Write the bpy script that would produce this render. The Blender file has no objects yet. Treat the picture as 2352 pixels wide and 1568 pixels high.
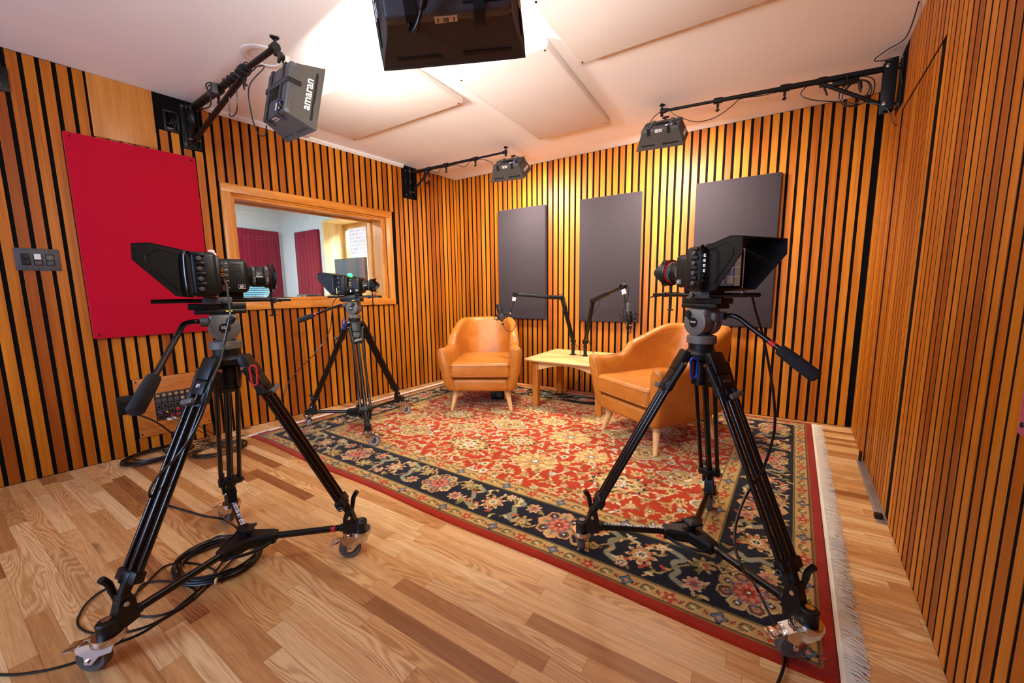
import bpy, bmesh, math, random
import numpy as np
from mathutils import Vector, Matrix
from math import sin, cos, pi, radians as RD
random.seed(7); rng = np.random.RandomState(5)
C = bpy.context.scene.collection
SC = bpy.context.scene
# ------------------------------------------------------------------ camera, view, world, daylight
H = 1.083; FPX = 888.1
PT, RO, YA = .1306, -.0117, -.5597
FW = np.array([sin(YA)*cos(PT), cos(YA)*cos(PT), -sin(PT)])
_r = np.array([cos(YA), -sin(YA), 0]); _u = np.cross(_r, FW)
RT = cos(RO)*_r+sin(RO)*_u; UP = -sin(RO)*_r+cos(RO)*_u
cd = bpy.data.cameras.new('camera'); cam = bpy.data.objects.new('camera', cd); C.objects.link(cam)
cd.sensor_width = 36; cd.lens = FPX/2352*36; cd.clip_start = .02
cam.matrix_world = Matrix(((RT[0], UP[0], -FW[0], 0), (RT[1], UP[1], -FW[1], 0), (RT[2], UP[2], -FW[2], H), (0, 0, 0, 1)))
SC.camera = cam
SC.view_settings.view_transform = 'Standard'; SC.view_settings.look = 'None'
SC.view_settings.exposure = 0.30; SC.view_settings.gamma = 1
SC.view_settings.use_curve_mapping = False
SC.cycles.use_denoising = True
SC.cycles.max_bounces = 8; SC.cycles.diffuse_bounces = 5; SC.cycles.transparent_max_bounces = 32
SC.cycles.sample_clamp_indirect = 6
W = bpy.data.worlds.new('world'); SC.world = W; W.use_nodes = True
W.node_tree.nodes['Background'].inputs[0].default_value = (.62, .78, 1, 1)
W.node_tree.nodes['Background'].inputs[1].default_value = 2.2
def area(name, loc, target, sx, sy, power, col, parent=None, spread=180):
    l = bpy.data.lights.new(name, 'AREA'); l.shape = 'RECTANGLE'; l.size = sx; l.size_y = sy
    l.energy = power; l.color = col; l.spread = RD(spread)
    o = bpy.data.objects.new(name, l); C.objects.link(o)
    o.location = loc
    d = Vector(target)-Vector(loc)
    o.rotation_euler = d.to_track_quat('-Z', 'Y').to_euler()
    if parent: o.parent = parent
    return o
# cool fill through an added, unseen rear window; daylight through the control room's window
area('cool_fill_rear', (-1.9, -2.5, 1.6), (-1.9, 0, 1.4), 1.6, 1.2, 75, (.42, .60, 1))
area('daylight_control', (-4.7, 4.5, 2.9), (-4.9, 2.4, 1.0), 1.4, 1.0, 650, (.8, .9, 1))
K_SOFT = 25.0
WARM = (1, .95, .85)

def ray(px, py): return FW+(px-1176)/FPX*RT-(py-784)/FPX*UP
def G(px, py, z=0.0):
    d = ray(px, py); t = (z-H)/d[2]; return Vector((d[0]*t, d[1]*t, z))
def AY(px, py, y):
    d = ray(px, py); t = y/d[1]; return Vector((d[0]*t, y, H+d[2]*t))
def AD(px, py, dist):
    d = ray(px, py); return Vector((d[0]*dist, d[1]*dist, H+d[2]*dist))
# ------------------------------------------------------------------ node helper / materials
def s2l(h):
    if isinstance(h, str):
        v = [int(h[i:i+2], 16)/255 for i in (0, 2, 4)]
    else: v = list(h)
    return tuple((x/12.92 if x <= .04045 else ((x+.055)/1.055)**2.4) for x in v)
class NT:
    def __init__(s, name):
        s.m = bpy.data.materials.new(name); s.m.use_nodes = True; s.t = s.m.node_tree; s.n = s.t.nodes
        s.b = s.n['Principled BSDF']; s.out = s.n['Material Output']
    def new(s, t, **k):
        n = s.n.new(t)
        for a, v in k.items(): setattr(n, a, v)
        return n
    def put(s, sock, v):
        if hasattr(v, 'links'): s.t.links.new(v, sock)
        elif isinstance(v, (tuple, list)) and len(v) == 3 and sock.type == 'RGBA': sock.default_value = (*v, 1)
        else: sock.default_value = v
    def math(s, op, a, b=0.0, c=None, clamp=False):
        n = s.new('ShaderNodeMath', operation=op, use_clamp=clamp); s.put(n.inputs[0], a); s.put(n.inputs[1], b)
        if c is not None: s.put(n.inputs[2], c)
        return n.outputs[0]
    def mix(s, f, a, b, mode='MIX'):
        n = s.new('ShaderNodeMix', data_type='RGBA', blend_type=mode)
        s.put(n.inputs[0], f); s.put(n.inputs[6], a); s.put(n.inputs[7], b); return n.outputs[2]
    def ramp(s, f, stops):
        n = s.new('ShaderNodeValToRGB'); e = n.color_ramp.elements
        while len(e) < len(stops): e.new(.5)
        for el, (p, c) in zip(e, stops):
            el.position = p; el.color = (c, c, c, 1) if not isinstance(c, tuple) else (*c, 1)
        s.put(n.inputs[0], f); return n.outputs[0]
    def coord(s, kind='Object'): return s.new('ShaderNodeTexCoord').outputs[kind]
    def mapp(s, v, scale=(1, 1, 1), loc=(0, 0, 0), rot=(0, 0, 0)):
        n = s.new('ShaderNodeMapping'); s.put(n.inputs[0], v); n.inputs[1].default_value = loc
        n.inputs[2].default_value = rot; n.inputs[3].default_value = scale; return n.outputs[0]
    def noise(s, v, scale=5, detail=3, rough=.5, dist=0, out=0):
        n = s.new('ShaderNodeTexNoise'); s.put(n.inputs['Vector'], v); s.put(n.inputs['Scale'], scale)
        n.inputs['Detail'].default_value = detail; n.inputs['Roughness'].default_value = rough
        n.inputs['Distortion'].default_value = dist; return n.outputs[out]
    def bump(s, h, st=.2, d=.01, nrm=None):
        n = s.new('ShaderNodeBump'); n.inputs['Strength'].default_value = st; n.inputs['Distance'].default_value = d
        s.put(n.inputs['Height'], h)
        if nrm: s.put(n.inputs['Normal'], nrm)
        s.t.links.new(n.outputs[0], s.b.inputs['Normal']); return n.outputs[0]
    def comb(s, x, y, z=0.0):
        n = s.new('ShaderNodeCombineXYZ'); s.put(n.inputs[0], x); s.put(n.inputs[1], y); s.put(n.inputs[2], z); return n.outputs[0]
    def sep(s, v):
        n = s.new('ShaderNodeSeparateXYZ'); s.put(n.inputs[0], v); return n.outputs
    def set(s, **k):
        for a, v in k.items(): s.put(s.b.inputs[a.replace('_', ' ')], v)
        return s
def plain(name, col, rough=.5, metal=0, var=.12, nscale=30, bump=0, bscale=300, spec=.5, coat=0):
    """procedural surface: a base colour with slight mottling, roughness wear and fine bump"""
    t = NT(name); co = t.coord()
    c = s2l(col)
    f = t.noise(co, nscale, 3)
    t.set(Base_Color=t.mix(f, tuple(x*(1-var) for x in c), tuple(min(1, x*(1+var)) for x in c)), Metallic=metal)
    t.set(Roughness=t.math('MULTIPLY_ADD', f, rough*.3, rough*.85))
    t.b.inputs['Specular IOR Level'].default_value = spec
    if coat: t.b.inputs['Coat Weight'].default_value = coat
    if bump: t.bump(t.noise(co, bscale, 2), bump, .002)
    return t.m
M = {}
def mat_slat():
    t = NT('slat_wood'); co = t.coord()
    ri = t.new('ShaderNodeNewGeometry').outputs['Random Per Island']
    r2 = t.math('FRACT', t.math('MULTIPLY', ri, 57.31)); r3 = t.math('FRACT', t.math('MULTIPLY', ri, 193.7))
    sh = t.comb(t.math('MULTIPLY', ri, 90), t.math('MULTIPLY', r2, 70), t.math('MULTIPLY', r3, 50))
    v = t.new('ShaderNodeVectorMath', operation='ADD'); t.put(v.inputs[0], co); t.put(v.inputs[1], sh); v = v.outputs[0]
    g = t.noise(t.mapp(v, (90, 90, 1.6)), 1, 5, .6, .6)
    g2 = t.noise(t.mapp(v, (14, 14, .7)), 1, 3, .55, 1.2)
    base = t.ramp(ri, [(0, s2l('a24f0a')), (.25, s2l('c26c10')), (.6, s2l('d27c14')), (.88, s2l('e28f24')), (1, s2l('ac5a0e'))])
    c = t.mix(t.ramp(g, [(.3, 0.0), (.75, 1.0)]), t.mix(1, base, (.66, .60, .5), 'MULTIPLY'), base)
    c = t.mix(t.ramp(g2, [(.42, 0.0), (.62, .55)]), c, t.mix(1, c, (.70, .50, .36), 'MULTIPLY'))
    t.set(Base_Color=c, Roughness=t.math('MULTIPLY_ADD', g, .2, .36)); t.b.inputs['Specular IOR Level'].default_value = .3
    t.bump(g, .15, .001); return t.m
def mat_wood(name, light, dark, axis=2, scale=1, rough=.42):
    t = NT(name); co = t.coord(); sc = [60*scale]*3; sc[axis] = 2.5*scale; s2 = [9*scale]*3; s2[axis] = .9*scale
    g = t.noise(t.mapp(co, tuple(sc)), 1, 5, .6, .8); g2 = t.noise(t.mapp(co, tuple(s2)), 1, 3, .5, 1.8)
    f = t.math('MULTIPLY_ADD', g, .55, t.math('MULTIPLY', g2, .45))
    t.set(Base_Color=t.ramp(f, [(.36, s2l(dark)), (.58, s2l(light))]), Roughness=rough); t.bump(g, .12, .001); return t.m
def mat_floor():
    t = NT('strip_floor'); co = t.coord(); x, y, z = t.sep(co)
    wd = .0575
    row = t.math('FLOOR', t.math('DIVIDE', y, wd))
    wn = t.new('ShaderNodeTexWhiteNoise', noise_dimensions='1D'); t.put(wn.inputs['W'], row)
    off = t.math('MULTIPLY', wn.outputs[0], 3.7)
    xs = t.math('ADD', x, off)
    pl = t.math('FLOOR', t.math('DIVIDE', xs, .62))
    w2 = t.new('ShaderNodeTexWhiteNoise', noise_dimensions='2D'); t.put(w2.inputs[0], t.comb(row, pl))
    rv = w2.outputs[0]; r2 = t.math('FRACT', t.math('MULTIPLY', rv, 37.7)); r3 = t.math('FRACT', t.math('MULTIPLY', rv, 91.3))
    sx = t.math('ADD', x, t.math('MULTIPLY', rv, 40)); sy = t.math('ADD', y, t.math('MULTIPLY', r2, 23))
    p = t.comb(sx, sy, t.math('MULTIPLY', r3, 9))
    # cathedral figure: rings of a stretched distance field, bent by low noise
    lo = t.noise(t.mapp(p, (1.5, 11, 1)), 1, 1.5, .45, .2)
    ring = t.math('SINE', t.math('MULTIPLY', lo, 120))
    fine = t.noise(t.mapp(p, (9, 420, 1)), 1, 3, .65)
    mid = t.noise(t.mapp(p, (2.2, 60, 1)), 1, 4, .6, .3)
    base = t.ramp(rv, [(0, s2l('9c6436')), (.14, s2l('b98048')), (.32, s2l('d59e60')), (.55, s2l('e2af70')), (.85, s2l('eec68c')), (1, s2l('c48a4e'))])
    amt = t.ramp(r2, [(.35, .02), (.8, .13)])
    gr = t.math('ADD', t.math('MULTIPLY', ring, amt), t.math('MULTIPLY_ADD', fine, .5, t.math('MULTIPLY', mid, .5)))
    c = t.mix(t.ramp(gr, [(.32, .9), (.60, 0.0)]), base, t.mix(1, base, (.60, .46, .34), 'MULTIPLY'))
    kn = t.noise(t.mapp(p, (3.2, 8, 1), (3, 1, 0)), 1, 2, .4, .3)
    c = t.mix(t.ramp(kn, [(.70, 0.0), (.80, .7)]), c, s2l('6f4326'))
    fy = t.math('FRACT', t.math('DIVIDE', y, wd)); fx = t.math('FRACT', t.math('DIVIDE', xs, .62))
    ey = t.math('LESS_THAN', t.math('MINIMUM', fy, t.math('SUBTRACT', 1, fy)), .014)
    ex = t.math('LESS_THAN', t.math('MINIMUM', fx, t.math('SUBTRACT', 1, fx)), .0016)
    e = t.math('MAXIMUM', ey, ex)
    c = t.mix(t.math('MULTIPLY', e, .5), c, s2l('7a4a28'))
    t.set(Base_Color=c, Roughness=t.math('MULTIPLY_ADD', gr, .18, .32)); t.b.inputs['Specular IOR Level'].default_value = .45
    t.bump(t.math('SUBTRACT', t.math('MULTIPLY', fine, .5), t.math('MULTIPLY', e, .6)), .12, .0015)
    return t.m
def mat_fabric(name, col, scale=900, var=.12):
    t = NT(name); co = t.coord(); c = s2l(col)
    wv = t.noise(co, scale, 2, .7); big = t.noise(co, 3, 3)
    t.set(Base_Color=t.mix(wv, tuple(x*(1-var) for x in c), tuple(min(1, x*(1+var)) for x in c)), Roughness=.92)
    t.set(Base_Color=t.mix(t.ramp(big, [(.4, 0.0), (.75, .18)]), t.mix(wv, tuple(x*(1-var) for x in c), tuple(min(1, x*(1+var)) for x in c)), tuple(x*.75 for x in c)))
    t.b.inputs['Specular IOR Level'].default_value = .15
    t.b.inputs['Sheen Weight'].default_value = .15
    t.bump(wv, .35, .001); return t.m
def mat_leather():
    t = NT('tan_leather'); co = t.coord()
    vor = t.new('ShaderNodeTexVoronoi'); t.put(vor.inputs['Vector'], co); vor.inputs['Scale'].default_value = 420
    cl = t.noise(co, 7, 4, .6, .6); cr = t.noise(t.mapp(co, (22, 22, 9)), 1, 4, .6, 1.5)
    c = t.mix(t.ramp(cl, [(.35, 0.0), (.7, 1.0)]), s2l('a9611d'), s2l('bc7226'))
    c = t.mix(t.ramp(cr, [(.55, 0.0), (.75, .35)]), c, s2l('8f4512'))
    t.set(Base_Color=c, Roughness=t.math('MULTIPLY_ADD', cl, .2, .3)); t.b.inputs['Specular IOR Level'].default_value = .5
    nb = t.bump(vor.outputs['Distance'], .10, .001)
    b2 = t.new('ShaderNodeBump'); b2.inputs['Strength'].default_value = .25; b2.inputs['Distance'].default_value = .01
    t.put(b2.inputs['Height'], cr); t.put(b2.inputs['Normal'], nb); t.t.links.new(b2.outputs[0], t.b.inputs['Normal'])
    return t.m
def mat_glow(name, col, st):
    t = NT(name); t.set(Base_Color=s2l(col), Emission_Color=s2l(col), Emission_Strength=st)
    return t.m
def mat_rug():
    t = NT('rug_pile'); a = t.new('ShaderNodeAttribute', attribute_name='pattern'); co = t.coord()
    f = t.noise(co, 700, 2, .6); g = t.noise(co, 6, 3)
    c = t.mix(1, a.outputs[0], t.ramp(f, [(.25, .62), (.75, 1.25)]), 'MULTIPLY')
    c = t.mix(1, c, t.ramp(g, [(.3, .85), (.7, 1.1)]), 'MULTIPLY')
    t.set(Base_Color=c, Roughness=.95); t.b.inputs['Specular IOR Level'].default_value = .1
    t.b.inputs['Sheen Weight'].default_value = .1; t.bump(f, .5, .003); return t.m
def mat_glass():
    t = NT('window_glass'); t.n.remove(t.b)
    tr = t.new('ShaderNodeBsdfTransparent'); tr.inputs[0].default_value = (.93, .96, .96, 1)
    gl = t.new('ShaderNodeBsdfGlossy'); gl.inputs['Roughness'].default_value = .01
    fr = t.new('ShaderNodeFresnel'); t.put(fr.inputs[0], t.math('MULTIPLY_ADD', t.new('ShaderNodeNewGeometry').outputs['Backfacing'], -.862, 1.52))
    k = t.math('MULTIPLY', fr.outputs[0], 1.15, clamp=True)
    mx = t.new('ShaderNodeMixShader'); t.put(mx.inputs[0], k)
    t.t.links.new(tr.outputs[0], mx.inputs[1]); t.t.links.new(gl.outputs[0], mx.inputs[2]); t.t.links.new(mx.outputs[0], t.out.inputs[0])
    return t.m
def mat_brick():
    t = NT('brick'); co = t.coord(); b = t.new('ShaderNodeTexBrick'); t.put(b.inputs[0], t.mapp(co, (1, 1, 1), rot=(pi/2, 0, 0)))
    b.inputs['Scale'].default_value = 1; b.inputs['Brick Width'].default_value = .22; b.inputs['Row Height'].default_value = .075
    b.inputs['Mortar Size'].default_value = .008
    b.inputs['Color1'].default_value = (*s2l('cfbab6'), 1); b.inputs['Color2'].default_value = (*s2l('bda6a2'), 1); b.inputs['Mortar'].default_value = (*s2l('e8e6ea'), 1)
    t.set(Base_Color=b.outputs[0], Roughness=.9); return t.m
M['slat'] = mat_slat(); M['floor'] = mat_floor(); M['leather'] = mat_leather(); M['rug'] = mat_rug()
M['felt'] = plain('black_felt', '0d0b0a', .95, var=.5, nscale=400, bump=.4, bscale=600, spec=.1)
M['plaster'] = plain('white_plaster', 'f1f1f4', .7, var=.03, nscale=4, bump=.08, bscale=120, spec=.3)
M['ctrlwall'] = plain('pale_wall_paint', 'cfd6dc', .7, var=.03, nscale=4)
M['board'] = mat_wood('plain_board_wood', 'cd8434', 'b06a26', 2, .8)
M['boardx'] = mat_wood('patch_board_wood', 'c8782c', 'a85c1e', 1, .6)
M['trimwood'] = mat_wood('window_trim_pine', 'dc9038', 'bd6c20', 1, .5, .35)
M['trimwoodv'] = mat_wood('window_trim_pine_upright', 'e2a050', 'c07026', 2, .5, .35)
M['litpine'] = mat_wood('daylit_reveal_pine', 'ecd09a', 'd9b070', 2, .5, .4)  # window pine made paler: daylight on the reveal is put into its colour
M['maple'] = mat_wood('table_maple', 'e3bd80', 'd0a160', 0, .5, .4)
M['beech'] = mat_wood('leg_beech', 'e2b77c', 'cfa062', 2, .8, .4)
M['oakframe'] = mat_wood('exterior_window_oak', 'b98a52', '9a6c38', 2, .8, .5)
M['redcloth'] = mat_fabric('red_cloth', 'b80426')
M['darkred'] = mat_fabric('dark_red_cloth', '7a0c30')
M['greycloth'] = mat_fabric('charcoal_cloth', '372e32')
M['whitecloth'] = mat_fabric('white_cloth', 'd9d0cb', 500, .05)
M['black'] = plain('black_plastic', '0c0c0c', .42, var=.3, nscale=40, bump=.15, bscale=900, spec=.35)
M['blacksm'] = plain('black_anodised_tube', '070708', .2, metal=.2, var=.2, spec=.6)
M['blackmt'] = plain('black_powder_coat', '0a0a0a', .5, var=.3, bump=.1, spec=.3)
M['nylon'] = mat_fabric('black_nylon', '4a443f', 1200, .3)
M['velcro'] = mat_fabric('velcro', '1f1c1a', 1500, .4)
M['rubber'] = plain('black_rubber', '1a1918', .75, var=.25, bump=.1)
M['ribgrey'] = plain('ribbed_zoom_rubber', '3c3a37', .45, var=.1)
M['foam'] = plain('foam_grip', '1c1d20', .85, var=.3, nscale=500, bump=.5, bscale=700)
M['cable'] = plain('cable_jacket', '0c0c0c', .35, var=.2)
M['grey'] = plain('grey_cast_metal', '605c58', .5, metal=.2, var=.08, bump=.08, bscale=400)
M['dgrey'] = plain('dark_grey_plastic', '444244', .5, var=.12, bump=.05)
M['chrome'] = plain('chrome', 'cfcac6', .12, metal=1, var=.04)
M['tyre'] = plain('grey_wheel_tread', '55504b', .6, var=.1)
M['gwheel'] = plain('pale_grey_wheel_tread', '9a9792', .5, var=.08)
M['red'] = plain('red_tape', 'c0161c', .4, var=.05)
M['blue'] = plain('blue_anodised', '1a3fc0', .3, metal=.6, var=.05)
M['gold'] = plain('brass_connector', 'b8864a', .3, metal=.9, var=.08)
M['white'] = plain('white_plastic', 'dedad6', .45, var=.03)
M['ink'] = plain('white_print', 'e6e4e0', .6, var=.02)
M['yellow'] = plain('yellow_plastic', 'd8c020', .4, var=.05)
M['alum'] = plain('aluminium_threshold', '9d9892', .4, metal=.6, var=.25, nscale=18, bump=.1)
M['fringe'] = plain('cream_wool_fringe', 'eadfc8', .95, var=.12, nscale=200)
M['glass'] = mat_glass(); M['brick'] = mat_brick()
M['lens'] = plain('lens_glass', '0a0d16', .05, var=.05, spec=1, coat=1)
M['diff'] = mat_glow('lit_diffuser', 'ffe2b8', 6.0)
M['green'] = mat_glow('green_tally_lamp', '20ff60', 9.0)
M['redl'] = plain('unlit_tally_lens', 'e8b8b0', .3, var=.05)
M['bluel'] = mat_glow('blue_indicator', '3a50ff', 3.0)
M['scr'] = mat_glow('small_lit_display', '8f9ac0', .7)
M['icoY'] = mat_glow('amber_icon', 'ffc040', 1.2); M['icoB'] = mat_glow('blue_icon', '3070ff', 1.2); M['icoW'] = mat_glow('white_icon', 'f0f0ff', 1.2)
M['icoG'] = mat_glow('grid_lines', 'a0a0b4', .6)
M['teal'] = mat_glow('teal_console_lamps', '70c8dc', .8)
M['console'] = plain('console_panel', '1d3a48', .4, var=.1)
M['monitor'] = plain('dark_monitor_glass', '0c1018', .06, var=.1, spec=.9)
M['scrview'] = mat_glow('viewfinder_picture', '3a3442', .7)
M['scrview2'] = mat_glow('viewfinder_highlight', '6e5a4c', .6)

# ------------------------------------------------------------------ mesh builder
_cache = {}
def bevbox(sx, sy, sz, b, seg=2):
    k = (round(sx, 5), round(sy, 5), round(sz, 5), b, seg)
    if k not in _cache:
        bm = bmesh.new(); bmesh.ops.create_cube(bm, size=1)
        for v in bm.verts: v.co = Vector((v.co.x*sx, v.co.y*sy, v.co.z*sz))
        if b > 0: bmesh.ops.bevel(bm, geom=bm.edges[:], offset=min(b, .48*min(sx, sy, sz)), segments=seg, affect='EDGES', profile=.5)
        bm.verts.index_update()
        _cache[k] = ([v.co.copy() for v in bm.verts], [[v.index for v in f.verts] for f in bm.faces]); bm.free()
    return _cache[k]
def frame(d, up=(0, 0, 1)):
    d = Vector(d).normalized(); u = Vector(up)
    if abs(d.dot(u)) > .97: u = Vector((1, 0, 0))
    x = u.cross(d).normalized(); y = d.cross(x); return x, y, d
def basis(x, y, z, o=(0, 0, 0)):
    return Matrix(((x[0], y[0], z[0], o[0]), (x[1], y[1], z[1], o[1]), (x[2], y[2], z[2], o[2]), (0, 0, 0, 1)))
def smoothpath(P, n=6, closed=False):
    P = [Vector(p) for p in P]; o = []; L = len(P)
    rngi = range(L) if closed else range(L-1)
    for i in rngi:
        if closed: a, b, c, d = P[(i-1) % L], P[i], P[(i+1) % L], P[(i+2) % L]
        else: a, b, c, d = P[max(i-1, 0)], P[i], P[i+1], P[min(i+2, L-1)]
        for k in range(n):
            t = k/n
            o.append(.5*((2*b)+(c-a)*t+(2*a-5*b+4*c-d)*t*t+(3*b-a-3*c+d)*t**3))
    if not closed: o.append(P[-1])
    return o
class MB:
    def __init__(s): s.v = []; s.f = []; s.mi = []; s.M = None; s.m = 0
    def add(s, vs, fs, M=None):
        b = len(s.v)
        for v in vs:
            v = Vector(v)
            if M is not None: v = M @ v
            if s.M is not None: v = s.M @ v
            s.v.append(v)
        for f in fs: s.f.append([b+i for i in f]); s.mi.append(s.m)
        return s
    def box(s, c, d, M=None, bev=0, seg=2):
        vs, fs = bevbox(d[0], d[1], d[2], bev, seg)
        T = Matrix.Translation(c)
        return s.add(vs, fs, (M @ T) if M is not None else T)
    def lohi(s, lo, hi, bev=0): return s.box([(a+b)/2 for a, b in zip(lo, hi)], [abs(b-a) for a, b in zip(lo, hi)], bev=bev)
    def obox(s, p0, p1, w, h, bev=0, up=(0, 0, 1)):
        """beam from p0 to p1, w across, h along 'up'"""
        p0 = Vector(p0); p1 = Vector(p1); x, y, z = frame(p1-p0, up)
        return s.box((0, 0, 0), (w, h, (p1-p0).length), basis(x, y, z, (p0+p1)/2), bev)
    def ring(s, rings, caps=True, closed=False):
        n = len(rings[0]); vs = [v for r in rings for v in r]; fs = []
        m = len(rings)
        for i in range(m if closed else m-1):
            j = (i+1) % m
            for k in range(n): fs.append([i*n+k, i*n+(k+1) % n, j*n+(k+1) % n, j*n+k])
        if caps and not closed: fs.append(list(range(n))[::-1]); fs.append([(m-1)*n+k for k in range(n)])
        return s.add(vs, fs)
    def lathe(s, prof, o=(0, 0, 0), ax=(0, 0, 1), n=20, caps=True, up=(0, 0, 1), wob=None):
        x, y, z = frame(ax, up); o = Vector(o)
        s.ring([[o+z*h+(x*cos(2*pi*k/n)+y*sin(2*pi*k/n))*(r*(wob(k/n, h) if wob else 1)) for k in range(n)] for r, h in prof], caps); return s
    def cyl(s, p0, p1, r0, r1=None, n=16, ch=0):
        p0 = Vector(p0); p1 = Vector(p1); L = (p1-p0).length; r1 = r0 if r1 is None else r1
        if ch: pf = [(r0-ch, 0), (r0, ch), (r1, L-ch), (r1-ch, L)]
        else: pf = [(r0, 0), (r1, L)]
        return s.lathe(pf, p0, p1-p0, n)
    def tube(s, P, r, n=8, closed=False, caps=True, rr=None, sm=0):
        if sm: P = smoothpath(P, sm, closed)
        P = [Vector(p) for p in P]; L = len(P); rings = []; px = None
        for i in range(L):
            t = (P[(i+1) % L]-P[i-1]) if closed else (P[min(i+1, L-1)]-P[max(i-1, 0)])
            if t.length < 1e-9: t = Vector((0, 0, 1))
            t.normalize()
            if px is None: px = frame(t)[0]
            px = (px-t*px.dot(t)); px = px.normalized() if px.length > 1e-6 else frame(t)[0]
            py = t.cross(px); q = rr[min(i, len(rr)-1)] if rr else r
            rings.append([P[i]+(px*cos(2*pi*k/n)+py*sin(2*pi*k/n))*q for k in range(n)])
        return s.ring(rings, caps, closed)
    def prism(s, poly, h0, h1, M=None):
        n = len(poly)
        vs = [(x, y, h0) for x, y in poly]+[(x, y, h1) for x, y in poly]
        fs = [list(range(n))[::-1], [n+i for i in range(n)]]+[[i, (i+1) % n, n+(i+1) % n, n+i] for i in range(n)]
        return s.add(vs, fs, M)
    def ball(s, c, r, n=12, sc=(1, 1, 1)):
        pf = [(r*sin(pi*i/n)+1e-5, -r*cos(pi*i/n)) for i in range(n+1)]
        c = Vector(c); x = n*2
        rings = [[c+Vector((a*cos(2*pi*k/x)*sc[0], a*sin(2*pi*k/x)*sc[1], b*sc[2])) for k in range(x)] for a, b in pf]
        return s.ring(rings)
    def torus(s, c, R, r, ax=(0, 0, 1), n=24, m=8, a0=0, a1=2*pi, sc=(1, 1)):
        x, y, z = frame(ax); c = Vector(c); full = abs(a1-a0-2*pi) < 1e-6
        P = [c+x*cos(a0+(a1-a0)*k/n)*R*sc[0]+y*sin(a0+(a1-a0)*k/n)*R*sc[1] for k in range(n if full else n+1)]
        return s.tube(P, r, m, closed=full)
    def build(s, name, mats, parent=None, ang=38, recalc=True):
        me = bpy.data.meshes.new(name); me.from_pydata([tuple(v) for v in s.v], [], s.f)
        if not isinstance(mats, (list, tuple)): mats = [mats]
        for m in mats: me.materials.append(M[m] if isinstance(m, str) else m)
        if len(mats) > 1: me.polygons.foreach_set('material_index', s.mi)
        if recalc:
            bm = bmesh.new(); bm.from_mesh(me); bmesh.ops.recalc_face_normals(bm, faces=bm.faces); bm.to_mesh(me); bm.free()
        if ang: me.shade_smooth(); me.set_sharp_from_angle(angle=RD(ang))
        o = bpy.data.objects.new(name, me); C.objects.link(o)
        if parent: o.parent = parent
        return o
def tag(o, label, cat, group=None):
    o['label'] = label; o['category'] = cat
    if group: o['group'] = group
    return o
def thing(name, label, cat, loc=(0, 0, 0), rot=(0, 0, 0), group=None, Mx=None):
    o = bpy.data.objects.new(name, None); C.objects.link(o); o.empty_display_size = .05
    o.location = loc; o.rotation_euler = rot
    if Mx is not None: o.matrix_world = Mx
    return tag(o, label, cat, group)
def struct(name, mb, mats, parent=None, label=None, ang=38):
    o = mb.build(name, mats, parent, ang)
    if not parent: o['kind'] = 'structure'
    if label: o['label'] = label
    return o
def dup(root, loc, rot=None, label=None, group=None):
    def cp(o, par):
        c = o.copy(); C.objects.link(c)
        if par is not None: c.parent = par
        for ch in [k for k in allobs if k.parent == o]: cp(ch, c)
        return c
    allobs = list(C.objects); r = cp(root, None); r.location = loc
    if rot is not None: r.rotation_euler = rot
    if label: r['label'] = label
    if group: r['group'] = group
    return r
def text(body, size, Mx, name, mat, parent=None, ext=.0004, align='CENTER', shear=0, sp=1):
    cu = bpy.data.curves.new('t', 'FONT'); cu.body = body; cu.size = size; cu.extrude = ext
    cu.align_x = align; cu.align_y = 'CENTER'; cu.shear = shear; cu.space_character = sp; cu.offset = size*.012
    o = bpy.data.objects.new('t', cu); C.objects.link(o)
    dg = bpy.context.evaluated_depsgraph_get()
    me = bpy.data.meshes.new_from_object(o.evaluated_get(dg)); bpy.data.objects.remove(o)
    me.name = name; me.transform(Mx); me.materials.clear(); me.materials.append(M[mat])
    r = bpy.data.objects.new(name, me); C.objects.link(r)
    if parent: r.parent = parent
    return r
def TM(o, x, y): # text plane: x reading direction, y letter-up direction
    x = Vector(x).normalized(); z = x.cross(Vector(y)).normalized(); return basis(x, z.cross(x), z, o)
# ------------------------------------------------------------------ the room
CZ = 2.43
class WF:
    def __init__(s, O, e, n): s.O, s.e, s.n = O, e, n; s.M = Matrix(((e[0], n[0], 0, O[0]), (e[1], n[1], 0, O[1]), (0, 0, 1, 0), (0, 0, 0, 1)))
    def P(s, a, o, z): return s.M @ Vector((a, o, z))
WL = WF((-3.612, 0), (.1084, .9941), (.9941, -.1084)); WR = WF((.409, 0), (.0722, .9974), (-.9974, .0722)); WB = WF((0, 3.838), (1, 0), (0, -1))
def slats(mb, wf, s0, s1, phase, pitch, cuts=(), w=.0442, ofs=lambda s: 0, th=.003):
    mb.M = wf.M; k = math.floor((s0-phase)/pitch)
    while phase+k*pitch < s1:
        c = phase+k*pitch+pitch/2+rng.uniform(-.0012, .0012); k += 1; a, b = c-w/2, c+w/2
        a, b = max(a, s0), min(b, s1)
        if b-a < .01: continue
        w_ = b-a
        iv = [(0.004, CZ-.003)]
        for (sa, sb, za, zb) in cuts:
            if b > sa+.004 and a < sb-.004:
                nv = []
                for lo, hi in iv:
                    if zb <= lo or za >= hi: nv.append((lo, hi)); continue
                    if za > lo+.01: nv.append((lo, za))
                    if zb < hi-.01: nv.append((zb, hi))
                iv = nv
        d = rng.uniform(-.001, .0012)+ofs(c)
        for lo, hi in iv: mb.box(((a+b)/2, -th+d*.4, (lo+hi)/2), (w_, th*2, hi-lo), bev=.0008, seg=1)
    mb.M = None
WIN = (1.475, 2.825, 1.02, 1.85)   # window opening in wall_left (along, height)
y2 = lambda y: y/.9941
wa, wb_, wz0, wz1 = y2(WIN[0]), y2(WIN[1]), WIN[2], WIN[3]
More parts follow.
